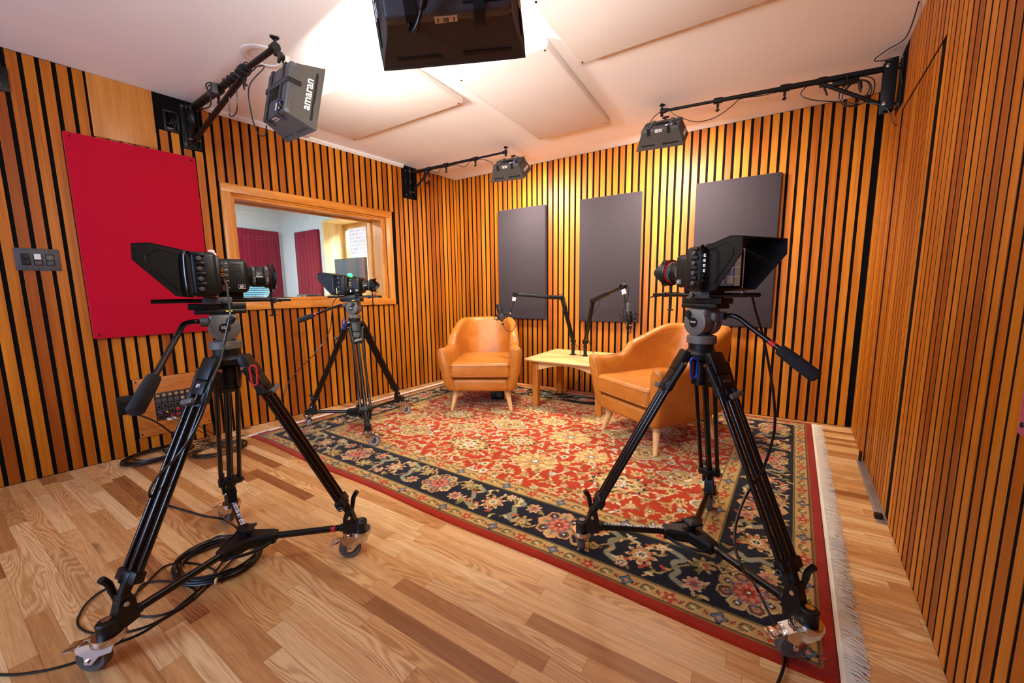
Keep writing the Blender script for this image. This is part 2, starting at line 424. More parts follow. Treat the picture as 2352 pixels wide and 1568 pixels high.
# wall_left : felt backing + plaster on the far side + slats
b = MB(); b.M = WL.M
for lo, hi in (((-2.3, 0), (wa, CZ)), ((wb_, 0), (3.90, CZ)), ((wa, 0), (wb_, wz0)), ((wa, wz1), (wb_, CZ))):
    b.m = 0; b.lohi((lo[0], -.030, lo[1]), (hi[0], -.003, hi[1]))
    b.m = 1; b.lohi((lo[0], -.33, lo[1]), (hi[0], -.030, hi[1]))
b.m = 2
L_cuts = [(y2(1.405), y2(2.895), .95, 1.92), (y2(.786), y2(1.086), 2.06, 3), (y2(1.086), y2(1.215), 2.195, 3), (y2(1.215), y2(1.345), 2.105, 3),
          (y2(3.07), y2(3.20), 2.09, 3), (y2(.80), y2(1.20), .105, .517), (y2(.715), y2(.79), .295, .415), (y2(.36), y2(.49), 2.197, 2.33)]
slats(b, WL, -2.3, 3.858, y2(.54)-.0005, .0618, L_cuts)
wl = struct('wall_left', b, ['felt', 'plaster', 'slat'])
# wall_back
b = MB(); b.M = WB.M; b.m = 0; b.lohi((-3.3, -.05, 0), (.85, -.003, CZ)); b.m = 1
slats(b, WB, -3.19, .672, -.542, .0634)
struct('wall_back', b, ['felt', 'slat'])
# wall_right with the slatted door in it
b = MB(); b.M = WR.M; b.m = 0
DA, DB = 2.315, 3.09
b.lohi((-2.3, -.05, 0), (DA, -.0012, CZ)); b.lohi((DB, -.05, 0), (3.95, -.0012, CZ)); b.lohi((DA, -.05, 2.06), (DB, -.0012, CZ))
b.m = 1; slats(b, WR, -2.3, 3.83, .02, .0622, [(DA-.004, DB+.004, 0, 2.062), (y2(3.16), y2(3.33), 2.10, 3)], th=.0012, w=.0468)
struct('wall_right', b, ['felt', 'slat'])
b = MB(); b.M = WR.M; b.m = 0; b.lohi((DA+.008, -.045, .012), (DB-.004, -.0012, 2.052)); b.m = 1; b.M = None
slats(b, WR, DA+.062, DB-.006, DA+.062-.0102, .0620, [(0, 9, 2.048, 3), (0, 9, -1, .014)], th=.0012, w=.0468)
struct('door_1', b, ['felt', 'slat'])
# rear wall behind the camera; its window opening is added for the cool fill
b = MB()
for lo, hi in (((-4.1, 0), (-2.7, CZ)), ((-1.1, 0), (.6, CZ)), ((-2.7, 0), (-1.1, 1.0)), ((-2.7, 2.15), (-1.1, CZ))): b.lohi((lo[0], -2.4, lo[1]), (hi[0], -2.25, hi[1]))
struct('wall_rear', b, 'plaster')
b = MB(); b.lohi((-4.2, -2.4, -.12), (.95, 3.9, 0)); struct('floor', b, 'floor')
b = MB(); b.lohi((-4.2, -2.4, CZ), (.95, 3.95, CZ+.1)); struct('ceiling', b, 'plaster')
# white moulding along the top of wall_left and the boxed soffit at the right
b = MB(); b.M = WL.M; b.lohi((y2(1.36), 0, CZ-.022), (y2(3.07), .022, CZ)); b.lohi((y2(1.36), 0, CZ-.034), (y2(3.07), .010, CZ-.022)); struct('trim_1', b, 'white')
b = MB(); b.M = WR.M; b.lohi((1.0, .0, CZ-.03), (2.62, .055, CZ)); struct('trim_2', b, 'plaster')
b = MB(); b.M = WR.M; b.lohi((DA, -.045, 0), (DB, .035, .012), bev=.003)
for k in range(6): b.lohi((DA+.01, -.038+k*.012, .012), (DB-.01, -.034+k*.012, .0145))
struct('trim_3', b, 'alum', label='aluminium door threshold on the floor')
# plain wooden board high on wall_left
b = MB(); b.M = WL.M; b.box((y2(.936), -.004, 2.245), (.298, .014, .366), bev=.001)
for x, z in ((.80, 2.08), (1.07, 2.08), (.93, 2.415)): b.cyl((y2(x), .002, z), (y2(x), .0045, z), .004, n=8)
tag(b.build('wall_board', 'board'), 'plain flat wooden board high on the left slatted wall, above the large red panel', 'board')
# window_1 : pine frame, deep reveal, two panes
b = MB(); b.M = WL.M; f0, f1, g0, g1 = y2(1.41), y2(2.89), .955, 1.915
b.m = 0; b.lohi((f0, -.010, wz1), (f1, .022, g1), bev=.003); b.lohi((f0, -.010, g0), (f1, .026, wz0), bev=.003)
b.m = 1; b.lohi((f0, -.010, wz0), (wa, .020, wz1), bev=.003); b.lohi((wb_, -.010, wz0), (f1, .020, wz1), bev=.003)
b.m = 0; b.lohi((wa-.001, -.33, wz1-.012), (wb_+.001, -.0101, wz1)); b.lohi((wa-.001, -.33, wz0), (wb_+.001, -.0101, wz0+.012))
b.m = 1; b.lohi((wa, -.33, wz0+.012), (wa+.012, -.0101, wz1-.012)); b.lohi((wb_-.012, -.33, wz0+.012), (wb_, -.0101, wz1-.012))
win = struct('window_1', b, ['trimwood', 'trimwoodv'])
for o_ in (-.05, -.26):
    b = MB(); b.M = WL.M; b.lohi((wa+.012, o_, wz0+.012), (wb_-.012, o_+.006, wz1-.012)); struct('window_pane', b, 'glass', win)
    b = MB(); b.M = WL.M
    for q in ((wa+.012, wa+.03, wz0+.012, wz1-.012), (wb_-.03, wb_-.012, wz0+.012, wz1-.012), (wa+.03, wb_-.03, wz1-.03, wz1-.012), (wa+.03, wb_-.03, wz0+.012, wz0+.03)):
        b.lohi((q[0], o_+.0065, q[2]), (q[1], o_+.02, q[3]))
    struct('glazing_bead', b, 'trimwood', win)
# --------------------------------------------- control room beyond the window
XF, YB = -6.4, 3.4
b = MB()
b.lohi((XF-.1, -.6, 0), (XF, YB+.1, CZ)); b.lohi((XF, -.7, 0), (-3.95, -.6, CZ))
wx0, wx1, wz_0, wz_1 = -5.30, -4.15, 1.05, 2.10
b.lohi((XF, YB, 0), (wx0, YB+.4, CZ)); b.lohi((wx1, YB, 0), (-3.6, YB+.4, CZ)); b.lohi((wx0, YB, 0), (wx1, YB+.4, wz_0)); b.lohi((wx0, YB, wz_1), (wx1, YB+.4, CZ))
struct('wall_control_room', b, 'ctrlwall')
b = MB(); b.lohi((XF-.1, -.7, -.1), (-4.2, YB+.4, -.001)); struct('floor_control_room', b, 'floor')
b = MB(); b.lohi((XF-.1, -.7, CZ), (-4.2, YB+.4, CZ+.08)); struct('ceiling_control_room', b, 'ctrlwall')
b = MB(); b.lohi((wx0, YB-.012, wz_0+.02), (wx0+.018, YB+.39, wz_1-.018)); b.lohi((wx1-.018, YB-.012, wz_0+.02), (wx1, YB+.39, wz_1-.018)); b.lohi((wx0, YB-.012, wz_1-.018), (wx1, YB+.39, wz_1)); b.lohi((wx0, YB-.03, wz_0), (wx1, YB+.39, wz_0+.02))
w2 = struct('window_2', b, 'litpine')
b = MB()
for x in (wx0+.018, wx0+.55, wx1-.078): b.lohi((x, YB+.30, wz_0+.08), (x+.06, YB+.37, wz_1-.08), bev=.006)
b.lohi((wx0+.018, YB+.30, wz_1-.08), (wx1-.018, YB+.37, wz_1-.018), bev=.006); b.lohi((wx0+.018, YB+.30, wz_0+.02), (wx1-.018, YB+.37, wz_0+.08), bev=.006)
struct('window_frame', b, 'oakframe', w2)
b = MB(); b.lohi((wx0+.05, YB+.33, wz_0+.05), (wx1-.05, YB+.335, wz_1-.05)); struct('window_pane', b, 'glass', w2)
b = MB(); b.lohi((-7.5, 5.3, -1), (-1.5, 5.5, 4.5))
tag(b.build('neighbouring_building', 'brick'), 'pale brick wall of the building outside the control room window', 'building')
def wallpanel(name, mat, lab, cat, wf, s0, s1, z0, z1, th, grp=None, screws=True):
    b = MB(); b.M = wf.M; b.box(((s0+s1)/2, th/2+.002, (z0+z1)/2), (s1-s0, th, z1-z0), bev=.008, seg=3)
    o = tag(b.build(name, mat), lab, cat, grp)
    if screws:
        for x, z in ((s0+.025, z1-.025), (s1-.025, z1-.025), (s0+.025, z0+.025), (s1-.025, z0+.025)):
            k = MB(); k.M = wf.M; k.cyl((x, th+.0015, z), (x, th+.004, z), .006, .005, n=10); k.build('screw', 'blackmt', o)
    return o
wallpanel('acoustic_panel', 'redcloth', 'large red cloth acoustic panel on the left slatted wall beside the window', 'acoustic panel', WL, y2(.655), y2(1.272), .812, 2.045, .045)
g_ = 'charcoal acoustic panels on the back wall'
wallpanel('acoustic_panel', 'greycloth', 'charcoal acoustic panel on the back wall above the left tan armchair', 'acoustic panel', WB, -2.553, -1.943, .765, 1.985, .045, g_)
wallpanel('acoustic_panel', 'greycloth', 'charcoal acoustic panel in the middle of the back wall, above the side table', 'acoustic panel', WB, -1.553, -.943, .762, 1.982, .045, g_)
wallpanel('acoustic_panel', 'greycloth', 'charcoal acoustic panel partly hidden behind the hooded camera at the right', 'acoustic panel', WB, -.487, .123, .757, 1.977, .045, g_)
wallpanel('acoustic_panel', 'redcloth', 'sliver of red panel at the right edge of the photo on the right wall', 'acoustic panel', WR, .55, 1.175, .785, 2.0, .03)
wallpanel('acoustic_panel', 'darkred', 'dark red panel seen through the glass on the control room far wall', 'acoustic panel', WF((XF, 0), (0, 1), (1, 0)), 2.72, 3.33, .85, 2.03, .05, 'red panels in the control room', False)
wallpanel('acoustic_panel', 'darkred', 'red panel seen through the glass beside the control room window reveal', 'acoustic panel', WF((0, YB), (1, 0), (0, -1)), -5.96, -5.38, .8, 1.99, .05, 'red panels in the control room', False)
def ceilpanel(c, s, rz, lab):
    b = MB(); Mx = Matrix.Translation((c[0], c[1], CZ-.024)) @ Matrix.Rotation(rz, 4, 'Z')
    b.box((0, 0, 0), (s[0], s[1], .044), Mx, bev=.012, seg=3)
    o = tag(b.build('ceiling_panel', 'whitecloth'), lab, 'ceiling panel', 'white acoustic panels on the ceiling')
    for i in (-1, 1):
        for j in (-1, 1):
            p = Mx @ Vector((i*(s[0]/2-.025), j*(s[1]/2-.025), -.023)); k = MB(); k.cyl(p+Vector((0, 0, .002)), p-Vector((0, 0, .0025)), .005, n=8); k.build('screw', 'blackmt', o)
ceilpanel((-2.41, 1.985), (1.20, .61), 0, 'white ceiling panel nearest the left wall, lengthways beyond the amber-lit softbox')
ceilpanel((-1.355, 2.60), (.625, 1.15), RD(-1.5)+.05, 'white ceiling panel in the middle, turned lengthways towards the back wall')
ceilpanel((-.345, 1.995), (1.21, .61), 0, 'large white ceiling panel at the upper right, nearest the right wall')
# in the control room: monitor, console, device, speaker
t = thing('monitor', 'dark computer monitor seen through the control room glass', 'monitor', AY(807, 640, 3.05)*1.0)
t.location.z = .0; o0 = Vector(t.location)
b = MB(); b.box((0, 0, 1.32), (.60, .03, .36), bev=.006); b.build('monitor_case', 'black', t)
b = MB(); b.lohi((-.29, -.018, 1.15), (.29, -.0152, 1.49)); b.build('monitor_screen', 'monitor', t)
b = MB(); b.box((0, .02, 1.08), (.05, .02, .2)); b.box((0, 0, .985), (.26, .18, .012), bev=.004); b.build('monitor_stand', 'black', t)
d = thing('desk', 'dark desk in the control room under the monitor', 'desk', (-5.05, 3.035, 0))
b = MB(); b.box((0, 0, .96), (1.5, .68, .035), bev=.004); b.build('desk_top', 'oakframe', d)
for x in (-.7, .7):
    b = MB(); b.box((x, 0, .472), (.04, .6, .942)); b.build('desk_side', 'black', d)
t = thing('mixing_console', 'mixing console with rows of blue lit keys behind the window glass', 'mixing console', (-5.22, 2.33, 0), (0, 0, RD(12)))
b = MB(); b.box((0, 0, .5), (.60, .4, .98), bev=.01)
Mx = Matrix.Translation((.02, -.0, 1.05)) @ Matrix.Rotation(RD(48), 4, 'X'); b.box((0, 0, 0), (.60, .34, .03), Mx, bev=.004); b.build('console_body', 'console', t)
b = MB()
for i in range(22):
    for j in range(9): b.box((-.27+i*.0257, -.14+j*.034, .0165), (.011 if j % 3 else .018, .017 if j < 3 else .008, .004), Mx)
b.build('console_keys', 'teal', t)
t = thing('rack_unit', 'small silver rack device behind the lens of the middle camera', 'audio device', AY(826, 684, 2.62)); t.location.z = .978
t.location = (-4.62, 2.72, .978)
b = MB(); b.box((0, 0, .045), (.2, .18, .09), bev=.004); b.build('case', 'dgrey', t)
for i in (-1, 1):
    b = MB(); b.lathe([(.03, 0), (.034, .006), (.02, .01), (.004, .012)], (i*.05, -.09, .045), (0, -1, 0), 16); b.build('dial', 'chrome', t)
t = thing('added_fill_lamp', 'added round ceiling lamp, out of view, filling the control room with light', 'added fill lamp', (-5.3, 1.6, CZ))  # unseen lamp, added to brighten the control room
b = MB(); b.lathe([(.15, 0), (.15, -.03), (.13, -.04)], (0, 0, 0)); b.build('fill_lamp_body', 'white', t)
b = MB(); b.lathe([(.128, -.0405), (.1, -.046), (.001, -.05)], (0, 0, 0)); b.build('fill_lamp_diffuser', 'icoW', t)
area('added_fill_glow', (-5.3, 1.6, CZ-.07), (-5.3, 1.6, 0),   .25, .25, 95, (.85, .93, 1))  # light of the added lamp
# --------------------------------------------- small fittings of the room
# recessed ceiling speaker, smoke detector
t = thing('ceiling_speaker', 'round white flush speaker in the ceiling behind the left lamp arm', 'speaker', (-2.47, 1.30, CZ))
b = MB(); b.lathe([(.115, 0), (.115, -.004), (.105, -.008), (.083, -.006), (.082, 0)], (0, 0, 0), n=40); b.build('rim', 'white', t)
b = MB(); b.lathe([(.082, -.001), (.04, -.004), (.001, -.0045)], (0, 0, 0), n=32); b.build('grille', 'whitecloth', t)
t = thing('smoke_detector', 'small white smoke detector on the ceiling above the window, below the left lamp', 'smoke detector', (-3.29, 2.01, CZ))
b = MB(); b.lathe([(.055, 0), (.055, -.012), (.048, -.022)], (0, 0, 0), n=28); b.build('base', 'white', t)
b = MB(); b.lathe([(.036, -.0222), (.034, -.032), (.028, -.038), (.001, -.040)], (0, 0, 0), n=20); b.build('cap', 'white', t)
b = MB()
for k in range(10): a = k*pi/5; b.box((.0475*cos(a), .0475*sin(a), -.0145), (.004, .004, .008))
b.build('vent', 'black', t)
# switch plate
t = thing('switch_plate', 'black three-gang switch plate on the left wall near the photo edge', 'switch plate', Mx=Matrix.Identity(4))
b = MB(); b.M = WL.M; b.box((y2(.486), .0015, 1.294), (.170, .007, .127), bev=.003); b.build('plate', 'dgrey', t)
for i, m in ((-1, 'black'), (0, 'white'), (1, 'grey')):
    b = MB(); b.M = WL.M; b.box((y2(.486)+i*.046, .006, 1.294), (.033, .005, .066), bev=.001); k = b.build('switch_frame', 'black', t)
    b = MB(); b.M = WL.M; b.box((y2(.486)+i*.046, .0095, 1.294+(.013 if i else .016)), (.026, .004, .028 if i else .032), bev=.001); b.build('rocker', m, k)
    b = MB(); b.M = WL.M; b.box((y2(.486)+i*.046, .0095, 1.275), (.026, .003, .022), bev=.001); b.build('rocker', 'black' if i < 0 else 'dgrey', k)
b = MB(); b.M = WL.M
for i in (-1, 0, 1):
    for j in (-1, 1): b.cyl((y2(.486)+i*.046, .005, 1.294+j*.052), (y2(.486)+i*.046, .0065, 1.294+j*.052), .003, n=8)
b.build('screws', 'black', t)
# socket high at the left edge
t = thing('wall_socket', 'black socket plate high on the left wall at the photo edge', 'socket')
b = MB(); b.M = WL.M; b.box((y2(.425), .002, 2.263), (.13, .010, .13), bev=.003); b.build('plate', 'black', t)
for j in (-1, 1):
    b = MB(); b.M = WL.M; b.lathe([(.017, .0), (.017, .006), (.013, .008)], (y2(.445), .007, 2.263+j*.028), (0, 1, 0), 16); b.build('receptacle', 'dgrey', t)
# black junction box beside the left bracket, on bare felt
t = thing('junction_box', 'open black junction box with wires between the wooden board and the left bracket', 'junction box')
b = MB(); b.M = WL.M
x0, x1, z0, z1 = y2(1.128), y2(1.214), 2.197, 2.333
for q in ((x0, x1, z1-.014, z1), (x0, x1, z0, z0+.014), (x0, x0+.014, z0+.014, z1-.014), (x1-.014, x1, z0+.014, z1-.014)): b.lohi((q[0], -.011, q[2]), (q[1], .016, q[3]), bev=.002)
b.build('box_rim', 'black', t)
b = MB(); b.M = WL.M
for k in range(7):
    a = rng.uniform(0, 1, 8); b.tube([(x0+.02+.04*a[0], -.008, z0+.03+.07*a[1]), (x0+.02+.05*a[2], .015, z0+.04+.06*a[3]), (x0+.03+.03*a[4], .008, z0+.02+.05*a[5]), (x1-.015, .014, z0+.07+.02*a[6])], .0022, 6, sm=4)
b.build('wires', 'cable', t)
b = MB(); b.M = WL.M; b.lohi((x0+.018, -.010, z0+.016), (x1-.03, .005, z0+.024)); b.build('terminal_strip', 'chrome', t)
# in/out board near the floor
t = thing('connector_board', 'wooden board near the floor on the left wall carrying a black connector plate', 'connector board')
b = MB(); b.M = WL.M; b.box((y2(1.0), .001, .311), (.400, .016, .408), bev=.002); b.build('board', 'boardx', t)
pb = MB(); pb.M = WL.M; pb.box((y2(1.0)-.002, .0105, .305), (.205, .004, .195), bev=.001); pl = pb.build('connector_plate', 'black', t)
pcx, pcz = y2(1.0)-.002, .305
for i in range(6):
    for j in range(5):
        cx, cz = pcx-.083+i*.033, pcz+.078-j*.0385
        b = MB(); b.M = WL.M; b.box((cx, .0132, cz), (.027, .003, .031), bev=.001); k = b.build('connector_frame', 'dgrey', pl)
        if j in (0, 2, 3, 4) or i > 3:
            if (j == 1 and i <= 3): continue
            b = MB(); b.M = WL.M; b.lathe([(.0095, 0), (.0095, .004), (.0065, .004), (.0065, .001), (.0001, .001)], (cx, .0147, cz), (0, 1, 0), 14); b.build('connector', ['red' if (i in (3,) and j == 3) or (j == 4 and i in (2, 3)) else 'chrome' if j in (0, 1) else 'black'][0], k)
b = MB(); b.M = WL.M
for x in (.815, 1.185):
    for z in (.13, .497): b.cyl((y2(x), .009, z), (y2(x), .0105, z), .0055, n=10)
b.build('screws', 'black', t)
t = thing('wall_socket', 'black mains socket at the left of the wooden connector board, with a plugged cord', 'socket')
b = MB(); b.M = WL.M; b.box((y2(.752), .004, .355), (.076, .014, .125), bev=.004); b.build('plate', 'black', t)
for j in (-1, 1):
    b = MB(); b.M = WL.M; b.lathe([(.0165, 0), (.0165, .004), (.014, .005)], (y2(.752), .011, .355+j*.022), (0, 1, 0), 18); b.build('receptacle', 'black', t)
b = MB(); b.M = WL.M
for j in (-1, 1):
    for q in (-1, 1): b.box((y2(.752)+q*.006, .0163, .358+j*.022), (.002, .001, .008))
b.build('slots', 'chrome', t)
# ------------------------------------------------------------------ rug
RS, RTT = 3.52, 2.44; RES = .004
nx, ny = int(RS/RES), int(RTT/RES)
col = {k: np.array(s2l(v)) for k, v in dict(red='b4380e', dred='98200f', gold='c29a58', lgold='dabd82', cream='e6d9b6', navy='16141c', olive='857a38', blue='5f7076', rust='b5482a', grey='8f8a6c', pink='c98466', brown='6d4226', edge='a02608').items()}
img = np.zeros((ny, nx, 3)); img[:] = col['red']
def win_(cx, cy, R):
    i0, i1 = max(0, int((cx-R)/RES)), min(nx, int((cx+R)/RES)+2); j0, j1 = max(0, int((cy-R)/RES)), min(ny, int((cy+R)/RES)+2)
    if i0 >= i1 or j0 >= j1: return None
    X, Y = np.meshgrid((np.arange(i0, i1)+.5)*RES-cx, (np.arange(j0, j1)+.5)*RES-cy)
    return (slice(j0, j1), slice(i0, i1)), X, Y
def polar(cx, cy, R, c, n=8, a=.18, ph=0, sx=1, sy=1, rot=0, sharp=False):
    w = win_(cx, cy, R*(1+a)*1.25)
    if not w: return
    sl, X, Y = w; X, Y = X*cos(rot)+Y*sin(rot), -X*sin(rot)+Y*cos(rot)
    X, Y = X/sx, Y/sy; r = np.hypot(X, Y); th = np.arctan2(Y, X)
    k = np.abs(np.cos(n/2*(th-ph)))*2-1 if sharp else np.cos(n*(th-ph))
    img[sl][r < R*(1+a*k)] = col[c]
def leaf(cx, cy, ang, L, wd, c, oc=None, bend=0):
    for f, cc in (((1.25, 1.45), oc), ((1, 1), c)):
        if cc is None: continue
        w = win_(cx, cy, L*1.4)
        if not w: return
        sl, X, Y = w; U = (X*cos(ang)+Y*sin(ang))/(L/2*(f[0] if cc is oc else 1)); V = (-X*sin(ang)+Y*cos(ang))/(wd/2*(f[1] if cc is oc else 1))
        V = V-bend*(1-U**2)
        img[sl][(np.abs(U) < 1) & (np.abs(V) < (1-U**2)*(1-.25*U))] = col[cc]
def stroke(P, wd, c):
    P = [(p[0], p[1]) for p in smoothpath([(a, b, 0) for a, b in P], 10)]
    for a, b in P[::1]:
        w = win_(a, b, wd)
        if w: sl, X, Y = w; img[sl][X*X+Y*Y < (wd/2)**2] = col[c]
def flower(cx, cy, R, pet, cen='navy', n=8, out='navy', ctr='cream', ph=0):
    polar(cx, cy, R*1.12, out, n, .2, ph); polar(cx, cy, R*.94, pet, n, .2, ph)
    polar(cx, cy, R*.52, cen, n, .25, ph); polar(cx, cy, R*.30, ctr, 4, .2, ph)
def bandpt(side, s, t): # s along the side, t distance inwards
    return {0: (s, t), 1: (RS-t, s), 2: (s, RTT-t), 3: (t, s)}[side]
def rect(t0, t1, c):
    for s in (slice(None),): pass
    yy, xx = np.mgrid[0:ny, 0:nx]; d = np.minimum(np.minimum(xx+.5, nx-xx-.5), np.minimum(yy+.5, ny-yy-.5))*RES
    img[(d >= t0) & (d < t1)] = col[c]
# field -------------------------------------------------
F0 = .455
for k in range(46):
    x, y = rng.uniform(F0, RS-F0), rng.uniform(F0, RTT-F0); a = rng.uniform(0, 6.28); R = rng.uniform(.06, .12)
    stroke([(x+R*cos(a+q*.9)*(1-q*.13), y+R*sin(a+q*.9)*(1-q*.13)) for q in range(7)], .007, 'lgold')
cells = []
for i in range(int((RS-2*F0)/.092)+1):
    for j in range(int((RTT-2*F0)/.086)+1):
        cells.append((F0+.03+i*.092+(j % 2)*.046+rng.uniform(-.012, .012), F0+.03+j*.086+rng.uniform(-.012, .012), i, j))
for x, y, i, j in cells:
    a = rng.uniform(0, 6.28); k = rng.randint(6)
    for q in range(3):
        a2 = a+q*2.1+rng.uniform(-.3, .3); rr = rng.uniform(.028, .044)
        leaf(x+rr*cos(a2), y+rr*sin(a2), a2+rng.uniform(-.5, .5), rng.uniform(.034, .052), rng.uniform(.013, .020), ['gold', 'lgold', 'cream', 'olive', 'lgold', 'gold'][rng.randint(6)], None, rng.uniform(-.4, .4))
    if k < 3: flower(x, y, .021+.005*rng.rand(), ['lgold', 'cream', 'gold'][k], ['blue', 'navy', 'rust'][rng.randint(3)], 8, ['gold', 'brown', 'gold'][rng.randint(3)], ['cream', 'rust', 'gold'][rng.randint(3)], a)
    elif k < 5:
        polar(x, y, .031, 'lgold', 7, .3, a); polar(x, y, .024, 'gold', 7, .3, a); polar(x, y, .012, 'navy', 6, .3, a); polar(x, y, .007, 'pink', 4, .1)
    else: flower(x, y, .018, 'pink', 'cream', 5, 'lgold', 'navy', a)
def medal(x, y, kind, s=1.0):
    if kind == 0:
        polar(x, y, .090*s, 'navy', 12, .16, 0, 1.22, .86); polar(x, y, .082*s, 'gold', 12, .14, 0, 1.22, .86); polar(x, y, .070*s, 'lgold', 8, .12, 0, 1.2, .85)
        for q in range(8): polar(x+.062*s*cos(q*pi/4), y+.043*s*sin(q*pi/4), .012*s, 'rust' if q % 2 else 'olive', 5, .2)
        flower(x, y, .034*s, 'cream', 'rust', 8, 'navy', 'lgold')
        for q in (0, pi): leaf(x+.112*cos(q)*s, y, pi/2, .05, .016, 'navy', 'lgold', .4*cos(q))
    elif kind == 1:
        polar(x, y, .094*s, 'cream', 4, .20, 0, 1.15, .84); polar(x, y, .088*s, 'grey', 4, .20, 0, 1.15, .84); polar(x, y, .078*s, 'gold', 4, .18, 0, 1.14, .84)
        for q in range(10):
            a = q*pi/5; leaf(x+.048*s*cos(a)*1.15, y+.045*s*sin(a)*.85, a+1.2, .036, .014, ['cream', 'brown', 'olive'][q % 3])
        flower(x, y, .028*s, 'lgold', 'navy', 6, 'brown', 'rust')
    else:
        polar(x, y, .092*s, 'lgold', 16, .12, 0, 1.15, .9); polar(x, y, .082*s, 'gold', 8, .16, 0, 1.15, .9); polar(x, y, .06*s, 'lgold', 8, .2, .3, 1.1, .9)
        flower(x, y, .04*s, 'gold', 'blue', 8, 'rust', 'cream')
i = 0
sx0 = lambda X: X+3.19; sy0 = lambda Y: Y-1.32
for r, yy in enumerate((2.08, 2.56, 3.04)):
    for k in range(6):
        X = -2.75+k*.54+(0 if r % 2 else 0); medal(sx0(X), sy0(yy), (k+r) % 2 if k % 3 else 2, 1.30)
for r, yy in enumerate((2.32, 2.80)):
    for k in range(5): medal(sx0(-2.48+k*.54), sy0(yy), 2-((k+r) % 3), 1.0)
# bands --------------------------------------------------
rect(0, .042, 'edge'); rect(.042, .112, 'gold'); rect(.112, .372, 'navy'); rect(.372, F0, 'gold')
for t in (.046, .107, .377, .449): rect(t, t+.0042, 'brown')
for t in (.042, .1115, .372, F0-.002): rect(t, t+.004, 'olive')
for side, Ls in ((0, RS), (1, RTT), (2, RS), (3, RTT)):
    for tc, st, sc in ((.077, .078, 1), (.413, .082, 1.1)):
        n = int((Ls-2*tc)/st); st = (Ls-2*tc)/n
        for k in range(n+1):
            s = tc+k*st; x, y = bandpt(side, s, tc); m = k % 4; d = pi/2*(side % 2)
            if m == 0: polar(x, y, .0225*sc, 'navy', 4, .25); polar(x, y, .018*sc, 'blue', 4, .28); polar(x, y, .008, 'pink', 4, .1)
            elif m == 2: polar(x, y, .0225*sc, 'rust', 5, .3, d); polar(x, y, .012, 'red', 5, .2); polar(x, y, .006, 'lgold', 4, .1)
            else:
                leaf(x, y, d+.5, .045, .022, 'olive', 'brown', .3); leaf(x, y, d-.5, .03, .012, 'lgold')
            x, y = bandpt(side, s+st/2, tc); leaf(x, y, d+.9*(-1)**k, .03, .010, 'brown'); leaf(x, y, d-.7*(-1)**k, .022, .009, 'rust')
# navy border motifs: big eight-petal rosettes every .745 m, calyx scrolls between them
def big(x, y, ph=0, alt=0):
    for q in range(8):
        a = q*pi/4+ph; cx, cy = x+.074*cos(a), y+.074*sin(a)
        for rr, cc in ((.034, 'rust' if alt else 'brown'), (.031, 'lgold'), (.026, 'gold' if (q+alt) % 2 else 'brown'), (.013, 'navy' if q % 2 else 'pink'), (.006, 'cream' if q % 2 else 'olive')):
            polar(cx, cy, rr, cc, 6, .07, a)
    polar(x, y, .056, 'blue', 8, .2, ph); polar(x, y, .051, 'rust', 16, .14, ph); polar(x, y, .040, 'pink', 8, .22, ph); polar(x, y, .026, 'red', 8, .2, ph+.4); polar(x, y, .013, 'navy', 8, .2, ph); polar(x, y, .007, 'cream', 4, .1)
def sub(side, s, t): return bandpt(side, s, t)
for side, Ls in ((0, RS), (1, RTT), (2, RS), (3, RTT)):
    n = 4 if Ls > 3 else 3; m = .242; st = (Ls-2*m)/n; d = pi/2*(side % 2); sg = 1 if side in (0, 3) else -1
    for k in range(n):
        s0 = m+k*st; sgn = (-1)**k
        def V(ds, dt): return bandpt(side, s0+st/2+ds, m+dt)
        # vine
        stroke([V(-st/2+.09, .06*sgn), V(-st*.33, .09*sgn), V(-st*.2, .02*sgn), V(-st*.1, -.07*sgn), V(0, -.03*sgn), V(.1*st, .07*sgn), V(.2*st, -.02*sgn), V(.33*st, -.09*sgn), V(st/2-.09, -.06*sgn)], .010, 'gold')
        for f in (-1, 1):   # calyx scrolls
            stroke([V(f*.13+.05, -.085), V(f*.13+.005, -.06), V(f*.13+.015, -.02), V(f*.13-.01, .02), V(f*.13+.02, .06), V(f*.13-.04, .09)], .024, 'grey')
            stroke([V(f*.13+.05, -.085), V(f*.13+.075, -.07), V(f*.13+.065, -.05)], .012, 'lgold')
            stroke([V(f*.13-.04, .09), V(f*.13-.07, .08), V(f*.13-.06, .055)], .012, 'lgold')
            x, y = V(f*.21, .055*f*sgn); flower(x, y, .030, 'pink', 'rust', 8, 'lgold', 'blue')
            x, y = V(f*.22, -.065*f*sgn); polar(x, y, .036, 'gold', 7, .35, d); polar(x, y, .026, 'olive', 7, .3, d); polar(x, y, .015, 'lgold', 5, .2); polar(x, y, .007, 'rust', 4, .2)
            x, y = V(f*.055, .085*f); flower(x, y, .022, 'lgold', 'navy', 6, 'rust', 'cream')
        x, y = V(0, 0); polar(x, y, .050, 'lgold', 9, .30, d); polar(x, y, .042, 'rust', 9, .28, d); polar(x, y, .033, 'gold', 9, .2, d); polar(x, y, .020, 'cream', 6, .2); polar(x, y, .012, 'navy', 6, .2); polar(x, y, .006, 'gold', 4, .1)
        for q in range(30):
            ds, dt = rng.uniform(-.27, .27), rng.choice([-1, 1])*rng.uniform(.03, .105); x, y = V(ds, dt); a = rng.uniform(0, 6.28)
            leaf(x, y, a, rng.uniform(.03, .05), rng.uniform(.012, .018), ['gold', 'olive', 'lgold', 'rust'][rng.randint(4)], None, rng.uniform(-.5, .5))
            leaf(x+.018*cos(a+1), y+.018*sin(a+1), a+.9, .03, .011, ['gold', 'lgold', 'olive'][rng.randint(3)])
    for k in range(n+1): x, y = bandpt(side, m+k*st, m); big(x, y, 0 if k % 2 else pi/8, k % 2)
